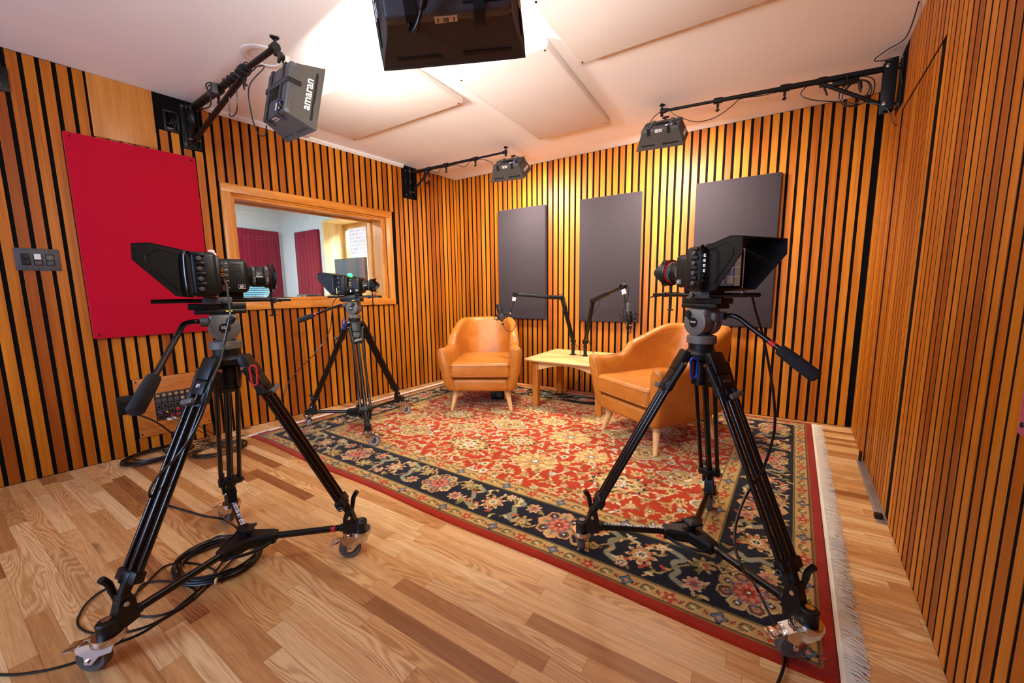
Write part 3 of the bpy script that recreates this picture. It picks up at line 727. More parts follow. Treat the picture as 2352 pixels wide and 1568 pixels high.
img *= rng.uniform(.9, 1.08, (ny, nx, 1))
# mesh
cor = [np.array(c) for c in ((-3.20, 1.333), (.262, 1.243), (.440, 3.77), (-3.055, 3.74))]
U, V_ = np.meshgrid(np.linspace(0, 1, nx), np.linspace(0, 1, ny))
PX = cor[0][None, None]*((1-U)*(1-V_))[..., None]+cor[1]*(U*(1-V_))[..., None]+cor[2]*(U*V_)[..., None]+cor[3]*((1-U)*V_)[..., None]
ed = np.minimum(np.minimum(U*RS, (1-U)*RS), np.minimum(V_*RTT, (1-V_)*RTT))
wave = .006*np.sin(U*19+V_*3)*np.exp(-V_*14)
PX[..., 1] += wave
Z = .0085*np.clip(ed/.006, 0, 1)**.5+.0005+rng.uniform(-.0006, .0006, U.shape)
co = np.dstack([PX, Z]).reshape(-1, 3)
me = bpy.data.meshes.new('rug'); me.vertices.add(nx*ny); me.vertices.foreach_set('co', co.ravel())
idx = np.arange(nx*ny).reshape(ny, nx); q = np.stack([idx[:-1, :-1], idx[:-1, 1:], idx[1:, 1:], idx[1:, :-1]], -1).reshape(-1, 4)
me.loops.add(q.size); me.loops.foreach_set('vertex_index', q.ravel().astype(np.int32))
me.polygons.add(len(q)); me.polygons.foreach_set('loop_start', np.arange(0, q.size, 4, dtype=np.int32)); me.polygons.foreach_set('loop_total', np.full(len(q), 4, dtype=np.int32))
me.update(); at = me.attributes.new('pattern', 'FLOAT_COLOR', 'POINT')
at.data.foreach_set('color', np.concatenate([img.reshape(-1, 3), np.ones((nx*ny, 1))], 1).astype(np.float32).ravel())
me.materials.append(M['rug']); me.shade_smooth()
rug = thing('rug', 'red and navy oriental rug with gold floral border and cream fringe under the chairs', 'rug')
ro = bpy.data.objects.new('pile', me); C.objects.link(ro); ro.parent = rug
for side in (1, 0):
    b = MB(); a0, a1 = (cor[1], cor[2]) if side else (cor[0], cor[3]); dr = Vector((*(a1-a0), 0)).normalized(); nr = Vector((dr.y, -dr.x, 0))*(1 if side else -1)
    L = float(np.hypot(*(a1-a0))); n = int(L/.0075)
    b.add([Vector((*a0, .004)), Vector((*a0, .004))+nr*.014, Vector((*a1, .004))+nr*.014, Vector((*a1, .004))], [[0, 1, 2, 3]])
    for k in range(n):
        for w_ in range(4):
            p = Vector((*a0, .005))+dr*(k+.5+rng.uniform(-.4, .4))*.0075+nr*.012; le = rng.uniform(.035, .062)*(1 if side else .8)
            a = rng.uniform(-.35, .15) if w_ else rng.uniform(-.7, .5); e = (nr*cos(a)+dr*sin(a)); a += rng.uniform(-.4, .4); e2 = (nr*cos(a)+dr*sin(a))
            b.tube([p, p+e*le*.5+Vector((0, 0, rng.uniform(-.001, .004))), p+e*le*.5+e2*le*.5-Vector((0, 0, .003))], .0014, 3, rr=[.0030, .0026, .0016])
    f = b.build('fringe', 'fringe', rug, 60, recalc=False); f['kind'] = 'stuff'
RZ = .009
# ------------------------------------------------------------------ armchair
def armchair(label, loc, fwd, grp):
    ang = math.atan2(-fwd[0], fwd[1])
    t = thing('armchair', label, 'armchair', (loc[0], loc[1], RZ), (0, 0, ang), grp)
    fr, bk = .30, .33
    def plan(u):  # u 0..1 -> unit outline (front right, round the back, front left) + normal
        st = .26
        if u < st: return Vector((1, 1-u/st*1.0, 0)), Vector((1, 0, 0))
        if u > 1-st: return Vector((-1, 1-(1-u)/st*1.0, 0)), Vector((-1, 0, 0))
        th = (u-st)/(1-2*st)*pi; n = 2.8; f = lambda c: math.copysign(abs(c)**(2/n), c)
        x, y = f(cos(th)), -abs(sin(th))**(2/n); nn = Vector((f(cos(th))*abs(cos(th))**.3 if abs(cos(th)) > 1e-6 else 0, -abs(sin(th))**(2-2/n), 0))
        e = .004; th2 = th+e; x2, y2_ = f(cos(th2)), -abs(sin(th2))**(2/n); d = Vector((x2-x, (y2_-y)*.95, 0))
        nn = Vector((-d.y, d.x, 0)) if d.length > 0 else nn
        return Vector((x, y, 0)), nn.normalized() if nn.length else Vector((0, -1, 0))
    def top(u):
        v = min(u, 1-u)*2
        s = min(1, max(0, (v-.37)/(.72-.37))); s = s*s*(3-2*s); s = s**.85
        dip = -.012*sin(min(1, v/.36)*pi)
        return .585+dip+.215*s
    N = 72; rings = []
    us = [-.03, -.018, -.006]+[k/N for k in range(N+1)]+[1.006, 1.018, 1.03]
    for u in us:
        uc = min(1, max(0, u)); pu, nn = plan(uc); h = top(uc); v = min(uc, 1-uc)*2; bkf = min(1, max(0, (v-.30)/.35)); bkf = bkf*bkf*(3-2*bkf)
        th = .088-.012*bkf; over = max(0, -u, u-1); sh = {0: 1, .006: .93, .018: .72, .03: .35}[round(over, 3)]
        ex = {0: 0, .006: .012, .018: .024, .03: .030}[round(over, 3)]
        loop = []; r = th/2
        zz = [.19, .215, .27, .36, .45, h-r-.02, h-r]
        for z in zz: loop.append((0 if z > .2 else -.015, z))
        for k in range(1, 8): a = k*pi/8; loop.append((-r+r*cos(a), h-r+r*sin(a)*1.05))
        for z in zz[::-1]: loop.append((-th, z))
        cz = (h+.19)/2; R = []
        for o, z in loop:
            k = (z-.19)/.41; k = max(0, k)
            wt = min(1, max(0, (v-.04)/.50)); wt = wt*wt*(3-2*wt); A = (.302+.072*min(1, k)**.75)*(1-wt)+wt*(.304+.032*min(1, k)-.040*max(0, k-1)); Bk = .40+.085*k**.9*(.5+.5*bkf)+.035*bkf*max(0, k-.8); F = .285+.05*min(1, k)**.8
            o2 = -th/2+(o+th/2)*sh; z2 = cz+(z-cz)*(1-(1-sh)*.10)
            P = Vector((pu.x*A, pu.y*(F if pu.y > 0 else Bk), 0))+nn*o2
            # bulge of the padded outside
            P += nn*(.010*sin(min(1, max(0, k))*pi) if o > -th/2 else -.004*sin(min(1, k)*pi))
            P.y += ex; P.z = z2-.0
            R.append(P)
        rings.append(R)
    b = MB(); b.ring(rings); b.build('shell', 'leather', t, 60)
    # seam welt on the front faces of the arms
    for s in (0, 1):
        b = MB(); R = rings[2] if s == 0 else rings[-3]; b.tube([p+Vector((0, .002, 0)) for p in R[1:-1]], .0022, 6); b.build('welt', 'leather', t)
    b = MB(); b.box((0, -.03, .245), (.50, .72, .115), bev=.03, seg=4); b.build('seat_rail', 'leather', t, 50)
    # cushion: domed top
    vs, fs = bevbox(.525, .66, .135, .032, 4); b = MB()
    Mx = Matrix.Translation((0, .025, .382))
    gx = 14; gy = 14
    b.add([Vector((v.x, v.y, v.z)) for v in vs], fs, Mx)
    n = 16; R = []
    for k in range(n+1):
        f = k/n; hw = .2305; R.append([Vector((-hw+2*hw*i/n, -.263+.025+.534*f, .449+.018*(1-(2*i/n-1)**4)*(1-(2*f-1)**4))) for i in range(n+1)])
    vsg = [p for r in R for p in r]; b.add(vsg, [[r*(n+1)+i, r*(n+1)+i+1, (r+1)*(n+1)+i+1, (r+1)*(n+1)+i] for r in range(n) for i in range(n)])
    b.build('seat_cushion', 'leather', t, 60, recalc=False)
    for z in (.428, .336):
        b = MB(); hw, f0_, f1_ = .2655, .075-.275, .075+.2835
        f1_ -= .0035; b.tube([(-hw+.004, f1_-.020, z), (-hw+.010, f1_-.008, z), (-hw+.022, f1_-.001, z), (-hw+.04, f1_, z), (hw-.04, f1_, z), (hw-.022, f1_-.001, z), (hw-.010, f1_-.008, z), (hw-.004, f1_-.020, z)], .0035, 6); b.build('piping', 'leather', t)
    for x, y, dx, dy in ((.225, .225, .045, .05), (-.225, .225, -.045, .05), (.2, -.27, .03, -.05), (-.2, -.27, -.03, -.05)):
        b = MB(); b.lathe([(.014, 0), (.0155, .01), (.027, .19), (.028, .2)], (x+dx, y+dy, 0), (-dx, -dy, .2), 20); b.build('leg', 'beech', t)
    return t
def chairpos(a, b_):
    a, b_ = Vector(a), Vector(b_); m = (a+b_)/2; e = (b_-a).normalized(); f = Vector((e.y, -e.x)); return m-f*.275, f
p, f = chairpos((-2.279, 2.587), (-1.801, 2.862))
armchair('tan leather tub armchair at the left of the side table, facing the viewer', p, f, 'tan leather armchairs')
p, f = chairpos((-.925, 2.803), (-.501, 2.522))
chB = armchair('tan leather tub armchair at the right of the table, partly behind a tripod', p, f, 'tan leather armchairs')
# ------------------------------------------------------------------ side table
t = thing('side_table', 'pale maple side table with an arched apron between the two armchairs', 'table', (-1.385, 3.385, RZ))
TZ = .452
b = MB(); w, d = .80, .70; pts = []
for cx, cy, a0 in ((w/2-.03, d/2-.03, 0), (-w/2+.03, d/2-.03, 90), (-w/2+.03, -d/2+.03, 180), (w/2-.03, -d/2+.03, 270)):
    for k in range(6): a = RD(a0+k*18); pts.append((cx+.03*cos(a), cy+.03*sin(a)))
ins = lambda q: [(x*(1-q/w*2), y*(1-q/d*2)) for x, y in pts]
b.ring([[Vector((x, y, z)) for x, y in ins(q)] for q, z in ((.012, TZ-.024), (.002, TZ-.018), (0, TZ-.010), (.003, TZ-.003), (.010, TZ))]); b.build('table_top', 'maple', t, 50)
for x in (-.305, .305):
    for y in (-.27, .25):
        b = MB(); b.box((x, y, (TZ-.024)/2), (.056, .056, TZ-.024), bev=.006); b.build('leg', 'board', t)
for (x0, y0, x1, y1) in ((-.277, -.27, .277, -.27), (-.277, .25, .277, .25), (-.305, -.242, -.305, .222), (.305, -.242, .305, .222)):
    L = math.hypot(x1-x0, y1-y0); n = 14; poly = [(0, TZ-.024), (0, TZ-.105)]+[(L*(.05+.9*k/n), TZ-.098+.050*sin(pi*k/n)) for k in range(n+1)]+[(L, TZ-.105), (L, TZ-.024)]
    e = Vector((x1-x0, y1-y0, 0)).normalized(); b = MB(); b.prism(poly, -.011, .011, basis(e, Vector((0, 0, 1)), e.cross(Vector((0, 0, 1))), (x0, y0, 0))); b.build('apron', 'maple', t)
TT = TZ+RZ
# ------------------------------------------------------------------ softbox lamps on wall arms
def softbox(label, pos, yaw, tilt, roll, power, grp=None, detail=True):
    Mx = Matrix.Translation(pos) @ Matrix.Rotation(RD(yaw), 4, 'Z') @ Matrix.Rotation(-RD(tilt), 4, 'X') @ Matrix.Rotation(RD(roll), 4, 'Y')
    t = thing('softbox_lamp', label, 'lamp', group=grp, Mx=Mx)
    w, h, d, W2, H2, D = .255, .222, .040, .322, .275, .088
    b = MB(); b.box((0, d/2, 0), (w, d, h), bev=.007, seg=3); b.build('housing', 'dgrey', t)
    # back details
    b = MB()
    for k in range(13): x = -.045+k*.0075; b.obox((x-.012, -.0006, -.035), (x+.018, -.0006, .05), .0022, .0016, up=(0, 1, 0))
    b.build('vent_grille', 'blackmt', t)
    b = MB(); b.box((.072, -.001, -.075), (.088, .003, .045), bev=.0015); cp = b.build('control_panel', 'black', t)
    b = MB(); b.box((.055, -.003, -.075), (.048, .001, .034)); b.build('display', 'scr', cp)
    for i, (x, m) in enumerate(((.045, 'icoY'), (.066, 'icoB'))):
        b = MB(); b.cyl((x, -.0034, -.073), (x, -.0045, -.073), .0042, n=14)
        for k in range(8): a = k*pi/4; b.obox((x+.0055*cos(a), -.004, -.073+.0055*sin(a)), (x+.0078*cos(a), -.004, -.073+.0078*sin(a)), .0012, .0006, up=(0, 1, 0))
        b.build('icon', m, cp)
        text(('3200K', '100%')[i], .0062, TM((x, -.0042, -.0865), (1, 0, 0), (0, 0, 1)), 'readout', 'icoW', cp, ext=.0001)
    for z in (-.062, -.086):
        b = MB(); b.lathe([(.009, 0), (.009, -.008), (.0075, -.0095), (.001, -.0095)], (.10, -.0025, z), (0, 1, 0), 18); b.build('knob', 'black', cp)
    b = MB(); b.cyl((.113, -.0028, -.060), (.113, -.0042, -.060), .0025, n=10); b.build('indicator', 'bluel', cp)
    # bottom edge: supply label and contact plate
    b = MB(); b.box((-.008, .018, -h/2-.0006), (.046, .020, .0012)); lb = b.build('contact_plate', 'gold' if 0 else 'whitecloth', t)
    b = MB()
    for x in (-.018, -.006, -.002, .002, .014): b.box((x-.006, .018, -h/2-.0016), (.0022, .011, .0012))
    b.build('contacts', 'black', lb)
    for i, s in enumerate(('aputure   DC 15V    FCC  CE  RoHS', 'LED light   Made in China')):
        text(s, .0052, TM((.062, .013+i*.010, -h/2-.0006), (1, 0, 0), (0, -1, 0)), 'rating_text', 'grey', t, ext=.0001)
    # skirt : four cloth walls with thickness, wrinkled
    fr = [(w/2, h/2, d*.55), (w/2+.004, h/2+.004, d), ((w/2+W2/2)/2+.004, (h/2+H2/2)/2+.003, d+D*.5), (W2/2, H2/2, d+D-.006), (W2/2+.003, H2/2+.003, d+D)]
    def loop(a, c, y, off, n=24):
        P = []
        for (x0, z0, x1, z1) in ((-a, -c, a, -c), (a, -c, a, c), (a, c, -a, c), (-a, c, -a, -c)):
            for k in range(n):
                f = k/n; x, z = x0+(x1-x0)*f, z0+(z1-z0)*f; r = (.0022*sin(f*9+y*60)+.0012*sin(f*21-y*90+x*20))*sin(pi*f)*min(1, (d+D-y)/.03, max(0, (y-d+.01)/.03)); L = math.hypot(x, z)
                P.append(Vector(((x)*(1-(off-r)/L), y, z*(1-(off-r)/L))))
        return P
    R = [loop(a, c, y, 0) for a, c, y in fr]+[loop(a, c, y, .005) for a, c, y in fr[::-1]]
    b = MB(); b.ring(R, caps=False, closed=True); b.build('softbox_skirt', 'nylon', t, 50)
    b = MB(); lp = loop(W2/2, H2/2, d+D-.001, 0, 8); b.tube(lp, .0042, 6, closed=True); b.build('rim_piping', 'nylon', t)
    # vents on the short ends of the housing
    for s in (-1, 1):
        b = MB(); b.box((s*(w/2-.0005), d*.5-.006, 0), (.004, .016, h*.84)); g = b.build('perforated_strip', 'dgrey', t)
        b = MB()
        for k in range(28):
            for j in (-1, 1): b.box((s*(w/2+.0017), d*.5-.006+j*.0042, -h*.40+k*h*.8/27), (.0008, .0042, .0028))
        b.build('perforations', 'black', g)
    # straps with hook and loop, over the back and down the skirt
    for x in (-.075, .060):
        b = MB(); P = [(0, -H2/2+.035, d+.05), (0, -h/2-.006, d-.004), (0, -h/2-.0025, .004), (0, -h/2, -.0032), (0, h/2, -.0032), (0, h/2+.003, .004), (0, h/2+.006, d-.004), (0, H2/2-.035, d+.05)]
        vs = []; fs = []
        for i, (_, z, y) in enumerate(P): vs += [(x-.011, y, z), (x+.011, y, z), (x+.011, y-.0018, z*1.006), (x-.011, y-.0018, z*1.006)]
        for i in range(len(P)-1):
            for k in range(4): fs.append([i*4+k, i*4+(k+1) % 4, i*4+4+(k+1) % 4, i*4+4+k])
        fs += [[3, 2, 1, 0], [len(vs)-4, len(vs)-3, len(vs)-2, len(vs)-1]]; b.add(vs, fs); b.build('strap', 'velcro', t)
    b = MB(); P = [(-w/2-.012, d-.004), (-w/2-.003, .002), (-w/2+.004, -.0042), (w/2-.004, -.0042), (w/2+.003, .002), (w/2+.012, d+.01)]
    vs = []; fs = []
    for x, y in P: vs += [(x, y, .020), (x, y, .040), (x, y-.0015, .040), (x, y-.0015, .020)]
    for i in range(len(P)-1):
        for k in range(4): fs.append([i*4+k, i*4+(k+1) % 4, i*4+4+(k+1) % 4, i*4+4+k])
    fs += [[3, 2, 1, 0], [len(vs)-4, len(vs)-3, len(vs)-2, len(vs)-1]]; b.add(vs, fs); b.build('strap', 'velcro', t)
    # velcro bands near the mouth
    sl = (H2-h)/2/D
    for s in (-1, 1):
        zz = s*(H2/2-.012*sl-.006+.006)
        for x0, x1 in ((-.125, -.03), (.02, .13)):
            b = MB(); b.box(((x0+x1)/2, d+D-.022, s*(H2/2-.022*sl+.0016)), (x1-x0, .018, .0025), None); b.build('velcro_band', 'velcro', t)
    for s in (-1, 1):
        slx = (W2-w)/2/D
        b = MB(); b.obox((s*(W2/2-.020*slx+.0018), d+D-.020, -.105), (s*(W2/2-.020*slx+.0018), d+D-.020, .105), .020, .003, up=(1, 0, 0)); b.build('velcro_band', 'velcro', t)
    slx = (W2-w)/2/D; yy = d+D*.5; nrm = Vector((1, -slx, 0)).normalized()
    o = Vector((w/2+.006+slx*D*.5, yy-.006, 0))+nrm*.0035
    text('amaran', .047, TM(o, (0, 0, 1), Vector((0, 0, 1)).cross(Vector((1, 0, 0)))*-1 if 0 else (-slx, -1, 0)), 'brand_print', 'ink', t, ext=.0006, sp=1.0)
    o = Vector((-(w/2+.006+slx*D*.5), yy-.006, 0))-Vector((1, slx, 0)).normalized()*.0035
    text('amaran', .047, TM(o, (0, 0, 1), (-slx, 1, 0)), 'brand_print', 'ink', t, ext=.0006)
    # lit diffuser, a little inside the mouth
    b = MB(); b.box((0, d+D-.022, 0), (W2-.022, .003, H2-.020)); b.build('diffuser', 'diff', t)
    l = bpy.data.lights.new('lamp_light', 'AREA'); l.shape = 'RECTANGLE'; l.size = W2-.03; l.size_y = H2-.03; l.energy = power; l.color = WARM
    lo = bpy.data.objects.new('lamp_light', l); C.objects.link(lo); lo.parent = t; lo.matrix_local = Matrix.Translation((0, d+D-.018, 0)) @ Matrix.Rotation(pi/2, 4, 'X')
    # yoke stub and clamp on the back/top
    b = MB(); b.cyl((0, .02, h/2-.002), (0, .02, h/2+.05), .009, n=14); b.cyl((0, .02, h/2+.035), (0, .02, h/2+.062), .015, n=16); b.build('spigot', 'chrome', t)
    b = MB(); b.lathe([(.010, 0), (.024, .004), (.024, .012), (.010, .014)], (0, .004, h/2+.048), (0, -1, 0), 20, wob=lambda f, hh: 1+.18*cos(6*pi*f)); b.build('tilt_knob', 'black', t)
    return t
g_ = 'softbox lamps over the set'
softbox('softbox lamp on the left wall boom with large white lettering on its side', (-1.916, 1.048, 1.995), -6.8, 10.7, 4.7, K_SOFT*1.0, g_)
softbox('large near softbox lamp hanging at the top centre, display and cord on its back', (-.553, .640, 1.738), 36.5, -2, -6.7, K_SOFT*1.1, g_)
softbox('small far softbox lamp at the end of the middle wall arm, above the left armchair', (-2.01, 3.185, 2.27), 11, 58, -1.4, K_SOFT*1.35, g_)
softbox('far softbox lamp at the end of the long right wall arm, above the right armchair', (-.652, 3.14, 2.28), 5.3, 57, 2.9, K_SOFT*1.5, g_)
def wallarm(label, wf, s, ztop, tip, parts=(), thick=.0175, br=.30, plate=True):
    t = thing('lamp_boom', label, 'lamp boom'); P0 = wf.P(s, .075, ztop-.045); tip = Vector(tip); d = (tip-P0).normalized(); L = (tip-P0).length
    b = MB(); b.M = wf.M; b.box((s, .004, ztop-.15), (.105, .008, .29), bev=.002); pl = b.build('wall_plate', 'blackmt', t)
    for i in (-1, 1):
        for z in (.02, .27): b = MB(); b.M = wf.M; b.cyl((s+i*.038, .008, ztop-z), (s+i*.038, .013, ztop-z), .007, n=6); b.build('bolt', 'grey', pl)
    # channel bracket: two cheeks and a web
    b = MB(); b.M = wf.M
    for i in (-1, 1): b.box((s+i*.027, .052, ztop-.145), (.004, .060, .285), bev=.0018)
    b.box((s, .024, ztop-.145), (.054, .004, .285)); b.build('bracket', 'blackmt', t)
    for z in (.028, .235):
        b = MB(); b.M = wf.M; b.cyl((s-.034, .066, ztop-z-.012), (s+.034, .066, ztop-z-.012), .006, n=10); b.lathe([(.010, 0), (.010, .004), (.004, .006)], (s-.029, .066, ztop-z-.012), (-1, 0, 0), 12); b.lathe([(.010, 0), (.010, .004), (.004, .006)], (s+.029, .066, ztop-z-.012), (1, 0, 0), 12); b.build('pivot_bolt', 'chrome', t)
    for z in (.05, .245):
        b = MB(); b.M = wf.M; b.lathe([(.006, 0), (.012, .004), (.006, .008), (.012, .012), (.006, .02)], (s+.018, .010, ztop-z), (0, 1, 0), 12); b.build('swivel', 'chrome', t)
    b = MB(); b.cyl(P0-d*.01, P0+d*L*.42, thick, n=18); b.build('outer_tube', 'blackmt', t)
    b = MB(); b.cyl(P0+d*L*.40, P0+d*L*.72, thick*.78, n=18); b.build('middle_tube', 'blackmt', t)
    b = MB(); b.cyl(P0+d*L*.70, tip, thick*.58, n=16); b.build('inner_tube', 'blackmt', t)
    for f, r in ((.40, thick*1.28), (.71, thick*1.1)):
        b = MB(); b.cyl(P0+d*L*(f-.022), P0+d*L*(f+.022), r, n=18, ch=.002); c = P0+d*L*f; b.obox(c-Vector((0, 0, r*.8)), c-Vector((0, 0, r+.022)), .012, .016); b.build('clamp', 'blackmt', t)
        b = MB(); b.lathe([(.005, 0), (.006, .018), (.011, .022), (.011, .030), (.004, .033)], c-Vector((0, 0, r+.018)), (0, 0, -1), 14, wob=lambda f_, h_: 1+.2*cos(6*pi*f_)*(h_ > .02)); b.build('clamp_knob', 'black', t)
    # brace from the foot of the bracket to a collar on the arm
    Bp = wf.P(s, .066, ztop-.247); c = P0+d*br
    b = MB(); b.cyl(Bp, c-Vector((0, 0, thick)), thick*.66, n=14); b.build('brace', 'blackmt', t)
    b = MB(); b.cyl(c-d*.022, c+d*.022, thick*1.25, n=16, ch=.002); b.obox(c, c-Vector((0, 0, thick*2.1)), .014, .02); b.build('brace_collar', 'blackmt', t)
    b = MB(); q = c-Vector((0, 0, thick*1.4)); b.tube([q, q+Vector((.012, -.012, -.02)), q+Vector((.03, -.02, -.075))], .005, 8, rr=[.004, .006, .0045]); b.build('lever', 'black', t)
    # tip coupling with star knob
    b = MB(); b.cyl(tip-d*.03, tip+d*.012, thick*.9, n=16, ch=.002); b.cyl(tip-Vector((0, 0, .035)), tip+Vector((0, 0, .02)), .010, n=12); b.build('tip_socket', 'blackmt', t)
    b = MB(); b.cyl(tip+Vector((0, 0, .018)), tip+Vector((0, 0, .034)), .006, n=10); b.lathe([(.008, 0), (.018, .003), (.018, .010), (.008, .013)], tip+Vector((0, 0, .034)), (0, 0, 1), 20, wob=lambda f_, h_: 1+.22*cos(6*pi*f_)); b.build('star_knob', 'black', t)
    return t, P0, d, L, pl
armL = wallarm('black lamp arm on the left wall beside the wooden board, holding the lettered softbox', WL, y2(1.275), 2.405, (-1.975, 1.095, 2.225), thick=.023, br=1.02)
armM = wallarm('black lamp arm in the far left, between window and corner', WL, y2(3.135), 2.395, (-2.005, 3.13, 2.335), thick=.016, br=.24)
armR = wallarm('long black lamp arm reaching from the right wall over the back of the room', WR, y2(3.245), 2.395, (-.645, 3.09, 2.345), thick=.017, br=.30)
armT = wallarm('black lamp arm on the right wall above the frame, carrying the near softbox', WR, .62, 2.40, (-.557, .652, 1.95), thick=.019, br=.5)
# black felt patches where the slats stop round the brackets belong to the wall; adapters and cords of the arms
def cable(name, P, r, label, grp=None, sm=6, mat='cable', cat='cable', n=7):
    b = MB(); b.tube(P, r, n, sm=sm); return tag(b.build(name, mat), label, cat, grp)
def coil(c, R, n, ax, rad, seed=0, wob=.12, sq=1):
    r_ = np.random.RandomState(seed); x, y, z = frame(ax); P = []; c = Vector(c)
    for k in range(n*10):
        a = k*2*pi/10; q = R*(1+wob*sin(a*.37+seed)+r_.uniform(-.03, .03)); P.append(c+x*cos(a)*q+y*sin(a)*q*sq+z*(rad*1.2*math.sin(a*.21)+r_.uniform(-.4, .4)*rad))
    return P
def onarm(A, f, dz=0, dx=0): return A[1]+A[2]*A[3]*f+Vector((dx, 0, dz))
# left arm: adapter brick, hanging coil, cords
A = armL
t = thing('power_adapter', 'dark power adapter brick strapped to the left wall arm', 'power adapter', Mx=basis(*frame(A[2]), onarm(A, .42, -.0, .0)+Vector((0, -.035, -.02))))
b = MB(); b.box((0, 0, 0), (.03, .055, .105), bev=.004); b.build('case', 'dgrey', t)
b = MB(); b.box((-.0155 if frame(A[2])[0].y > 0 else .0155, 0, .005), (.0008, .04, .08)); b.build('rating_label', 'black', t)
text('GVM-E', .016, TM((.0166 if frame(A[2])[0].y < 0 else -.0166, .004, .0), (0, 0, 1), (0, 1, 0)), 'label_print', 'ink', t, ext=.0001)
b = MB(); b.torus((0, 0, .03), .040, .003, (0, 0, 1), sc=(.75, 1)); b.build('strap', 'velcro', t)
pc = A[1]+A[2]*.10+Vector((0, -.03, -.09))
cable('cable_coil', coil(pc, .062, 4, (.25, 1, .1), .004, 1)+[pc+Vector((-.02, -.04, -.12)), pc+Vector((-.07, -.03, -.14))], .0035, 'coil of black cord hanging from the left wall arm by its bracket')
q0 = onarm(A, .42, -.02); cable('power_cable', [onarm(A, .1, -.04), onarm(A, .2, -.05), q0+Vector((-.06, -.03, -.07)), q0+Vector((-.02, -.04, -.01))], .0035, 'short black cord between hanging coil and adapter on the left arm')
tw = []
for k in range(30): a = k*1.3; f = .50+.30*k/30; x, y, z = frame(A[2]); tw.append(onarm(A, f)+x*.023*cos(a)+y*.023*sin(a))
tp = Vector((-1.916, 1.048, 1.995))
cable('power_cable', tw+[onarm(A, .9, -.05), tp+Vector((-.17, -.03, .06)), tp+Vector((-.175, -.03, -.06)), tp+Vector((-.15, -.02, -.15)), tp+Vector((-.11, -.01, -.165)), tp+Vector((-.105, .0, -.118))], .003, 'black cord wound round the left arm and looping down to the softbox socket')
cable('power_cable', [onarm(A, .55, -.02), onarm(A, .54, -.12, -.02), onarm(A, .52, -.18), onarm(A, .58, -.17, .02), onarm(A, .62, -.05)], .003, 'drooping loop of thin cord beneath the left wall arm')
# near softbox cord with inline plug
tp = Matrix.Translation((-.553, .640, 1.738)) @ Matrix.Rotation(RD(36.5), 4, 'Z') @ Matrix.Rotation(RD(2), 4, 'X') @ Matrix.Rotation(RD(-6.7), 4, 'Y')
t = thing('power_cable', 'black cord with a thick inline plug entering the underside of the near softbox', 'cable', Mx=tp)
b = MB(); b.tube([(-.082, .016, -.111), (-.083, .015, -.128), (-.076, .004, -.137), (-.062, -.010, -.128), (-.052, -.018, -.112)], .0035, 8, sm=6); b.tube([(-.024, -.032, -.062), (-.014, -.036, -.03), (-.004, -.03, .04), (0, -.02, .14)], .0024, 8, sm=6); b.build('cord', 'cable', t)
b = MB(); b.lathe([(.003, 0), (.006, .004), (.0075, .014), (.0078, .040), (.006, .050), (.003, .058)], (-.053, -.0175, -.114), (.029, -.0145, .052), 14); b.build('inline_plug', 'black', t)
b = MB(); b.cyl((-.082, .016, -.108), (-.082, .0155, -.124), .0055, n=12); b.build('barrel_plug', 'black', t)
# middle arm
A = armM; w0 = WL.P(y2(3.13), .02, 2.28)
cable('cable_coil', coil(onarm(A, .17, -.085), .055, 4, (.2, 1, 0), .004, 3), .003, 'small coil of cord hanging at the middle wall arm brace')
cable('cable_coil', coil(A[1]+Vector((-.02, -.045, -.10)), .055, 2, (.3, 1, 0), .003, 4), .0025, 'thin wire loop in front of the middle bracket')
cable('power_cable', [onarm(A, .22, -.02), onarm(A, .30, -.055), onarm(A, .345, -.02), onarm(A, .42, -.018), onarm(A, .52, -.02), onarm(A, .60, -.055), onarm(A, .66, -.015), onarm(A, .78, -.02), onarm(A, .86, -.06), (-2.12, 3.08, 2.24), (-2.10, 3.10, 2.205)], .0028, 'black cord sagging along the middle wall arm to its softbox')
# right arm
A = armR
cable('cable_coil', coil(onarm(A, .10, -.10), .07, 3, (.1, 1, .1), .004, 5, .2), .0032, 'loose coil of black cord hanging under the right wall arm')
cable('power_cable', [A[1]+Vector((.02, -.06, .02)), A[1]+Vector((-.06, -.05, .04)), A[1]+Vector((-.02, -.10, .06)), WR.P(y2(3.0), .03, 2.39), WR.P(y2(2.75), .03, 2.424)], .003, 'cord running up the ceiling corner behind the right bracket')
cable('power_cable', [onarm(A, .28, .01), onarm(A, .33, -.05), onarm(A, .28, -.10), onarm(A, .14, -.15), A[1]+Vector((0, -.05, -.22)), A[1]+Vector((.06, -.05, -.34)), A[1]+Vector((.09, -.06, -.28)), A[1]+Vector((.06, -.06, -.05))], .003, 'cord looping below the right wall bracket')
cable('power_cable', [onarm(A, .42, -.015), onarm(A, .50, -.02), onarm(A, .60, -.015), onarm(A, .64, -.05), onarm(A, .72, -.105), onarm(A, .82, -.11), onarm(A, .93, -.04), onarm(A, .97, .012), (-.70, 3.06, 2.30), (-.74, 3.07, 2.22)], .0028, 'black cord hanging in a long bow from the right arm to its softbox')
t = thing('power_adapter', 'slim black power adapter under the right wall arm', 'power adapter', Mx=basis(*frame(A[2]), onarm(A, .15, -.035)))
b = MB(); b.box((0, 0, 0), (.035, .025, .13), bev=.004); b.build('case', 'black', t)
b = MB(); b.torus((0, .008, 0), .030, .003, (0, 0, 1), sc=(1, 1.2)); b.build('strap', 'velcro', t)
b = MB(); b.lathe([(.004, 0), (.009, .01), (.010, .045), (.006, .06), (.003, .075)], onarm(A, .10, -.06)+Vector((0, -.07, 0)), (.1, 0, -1), 12); tag(b.build('inline_plug', 'black'), 'ribbed inline plug dangling in the coil by the right bracket', 'plug')
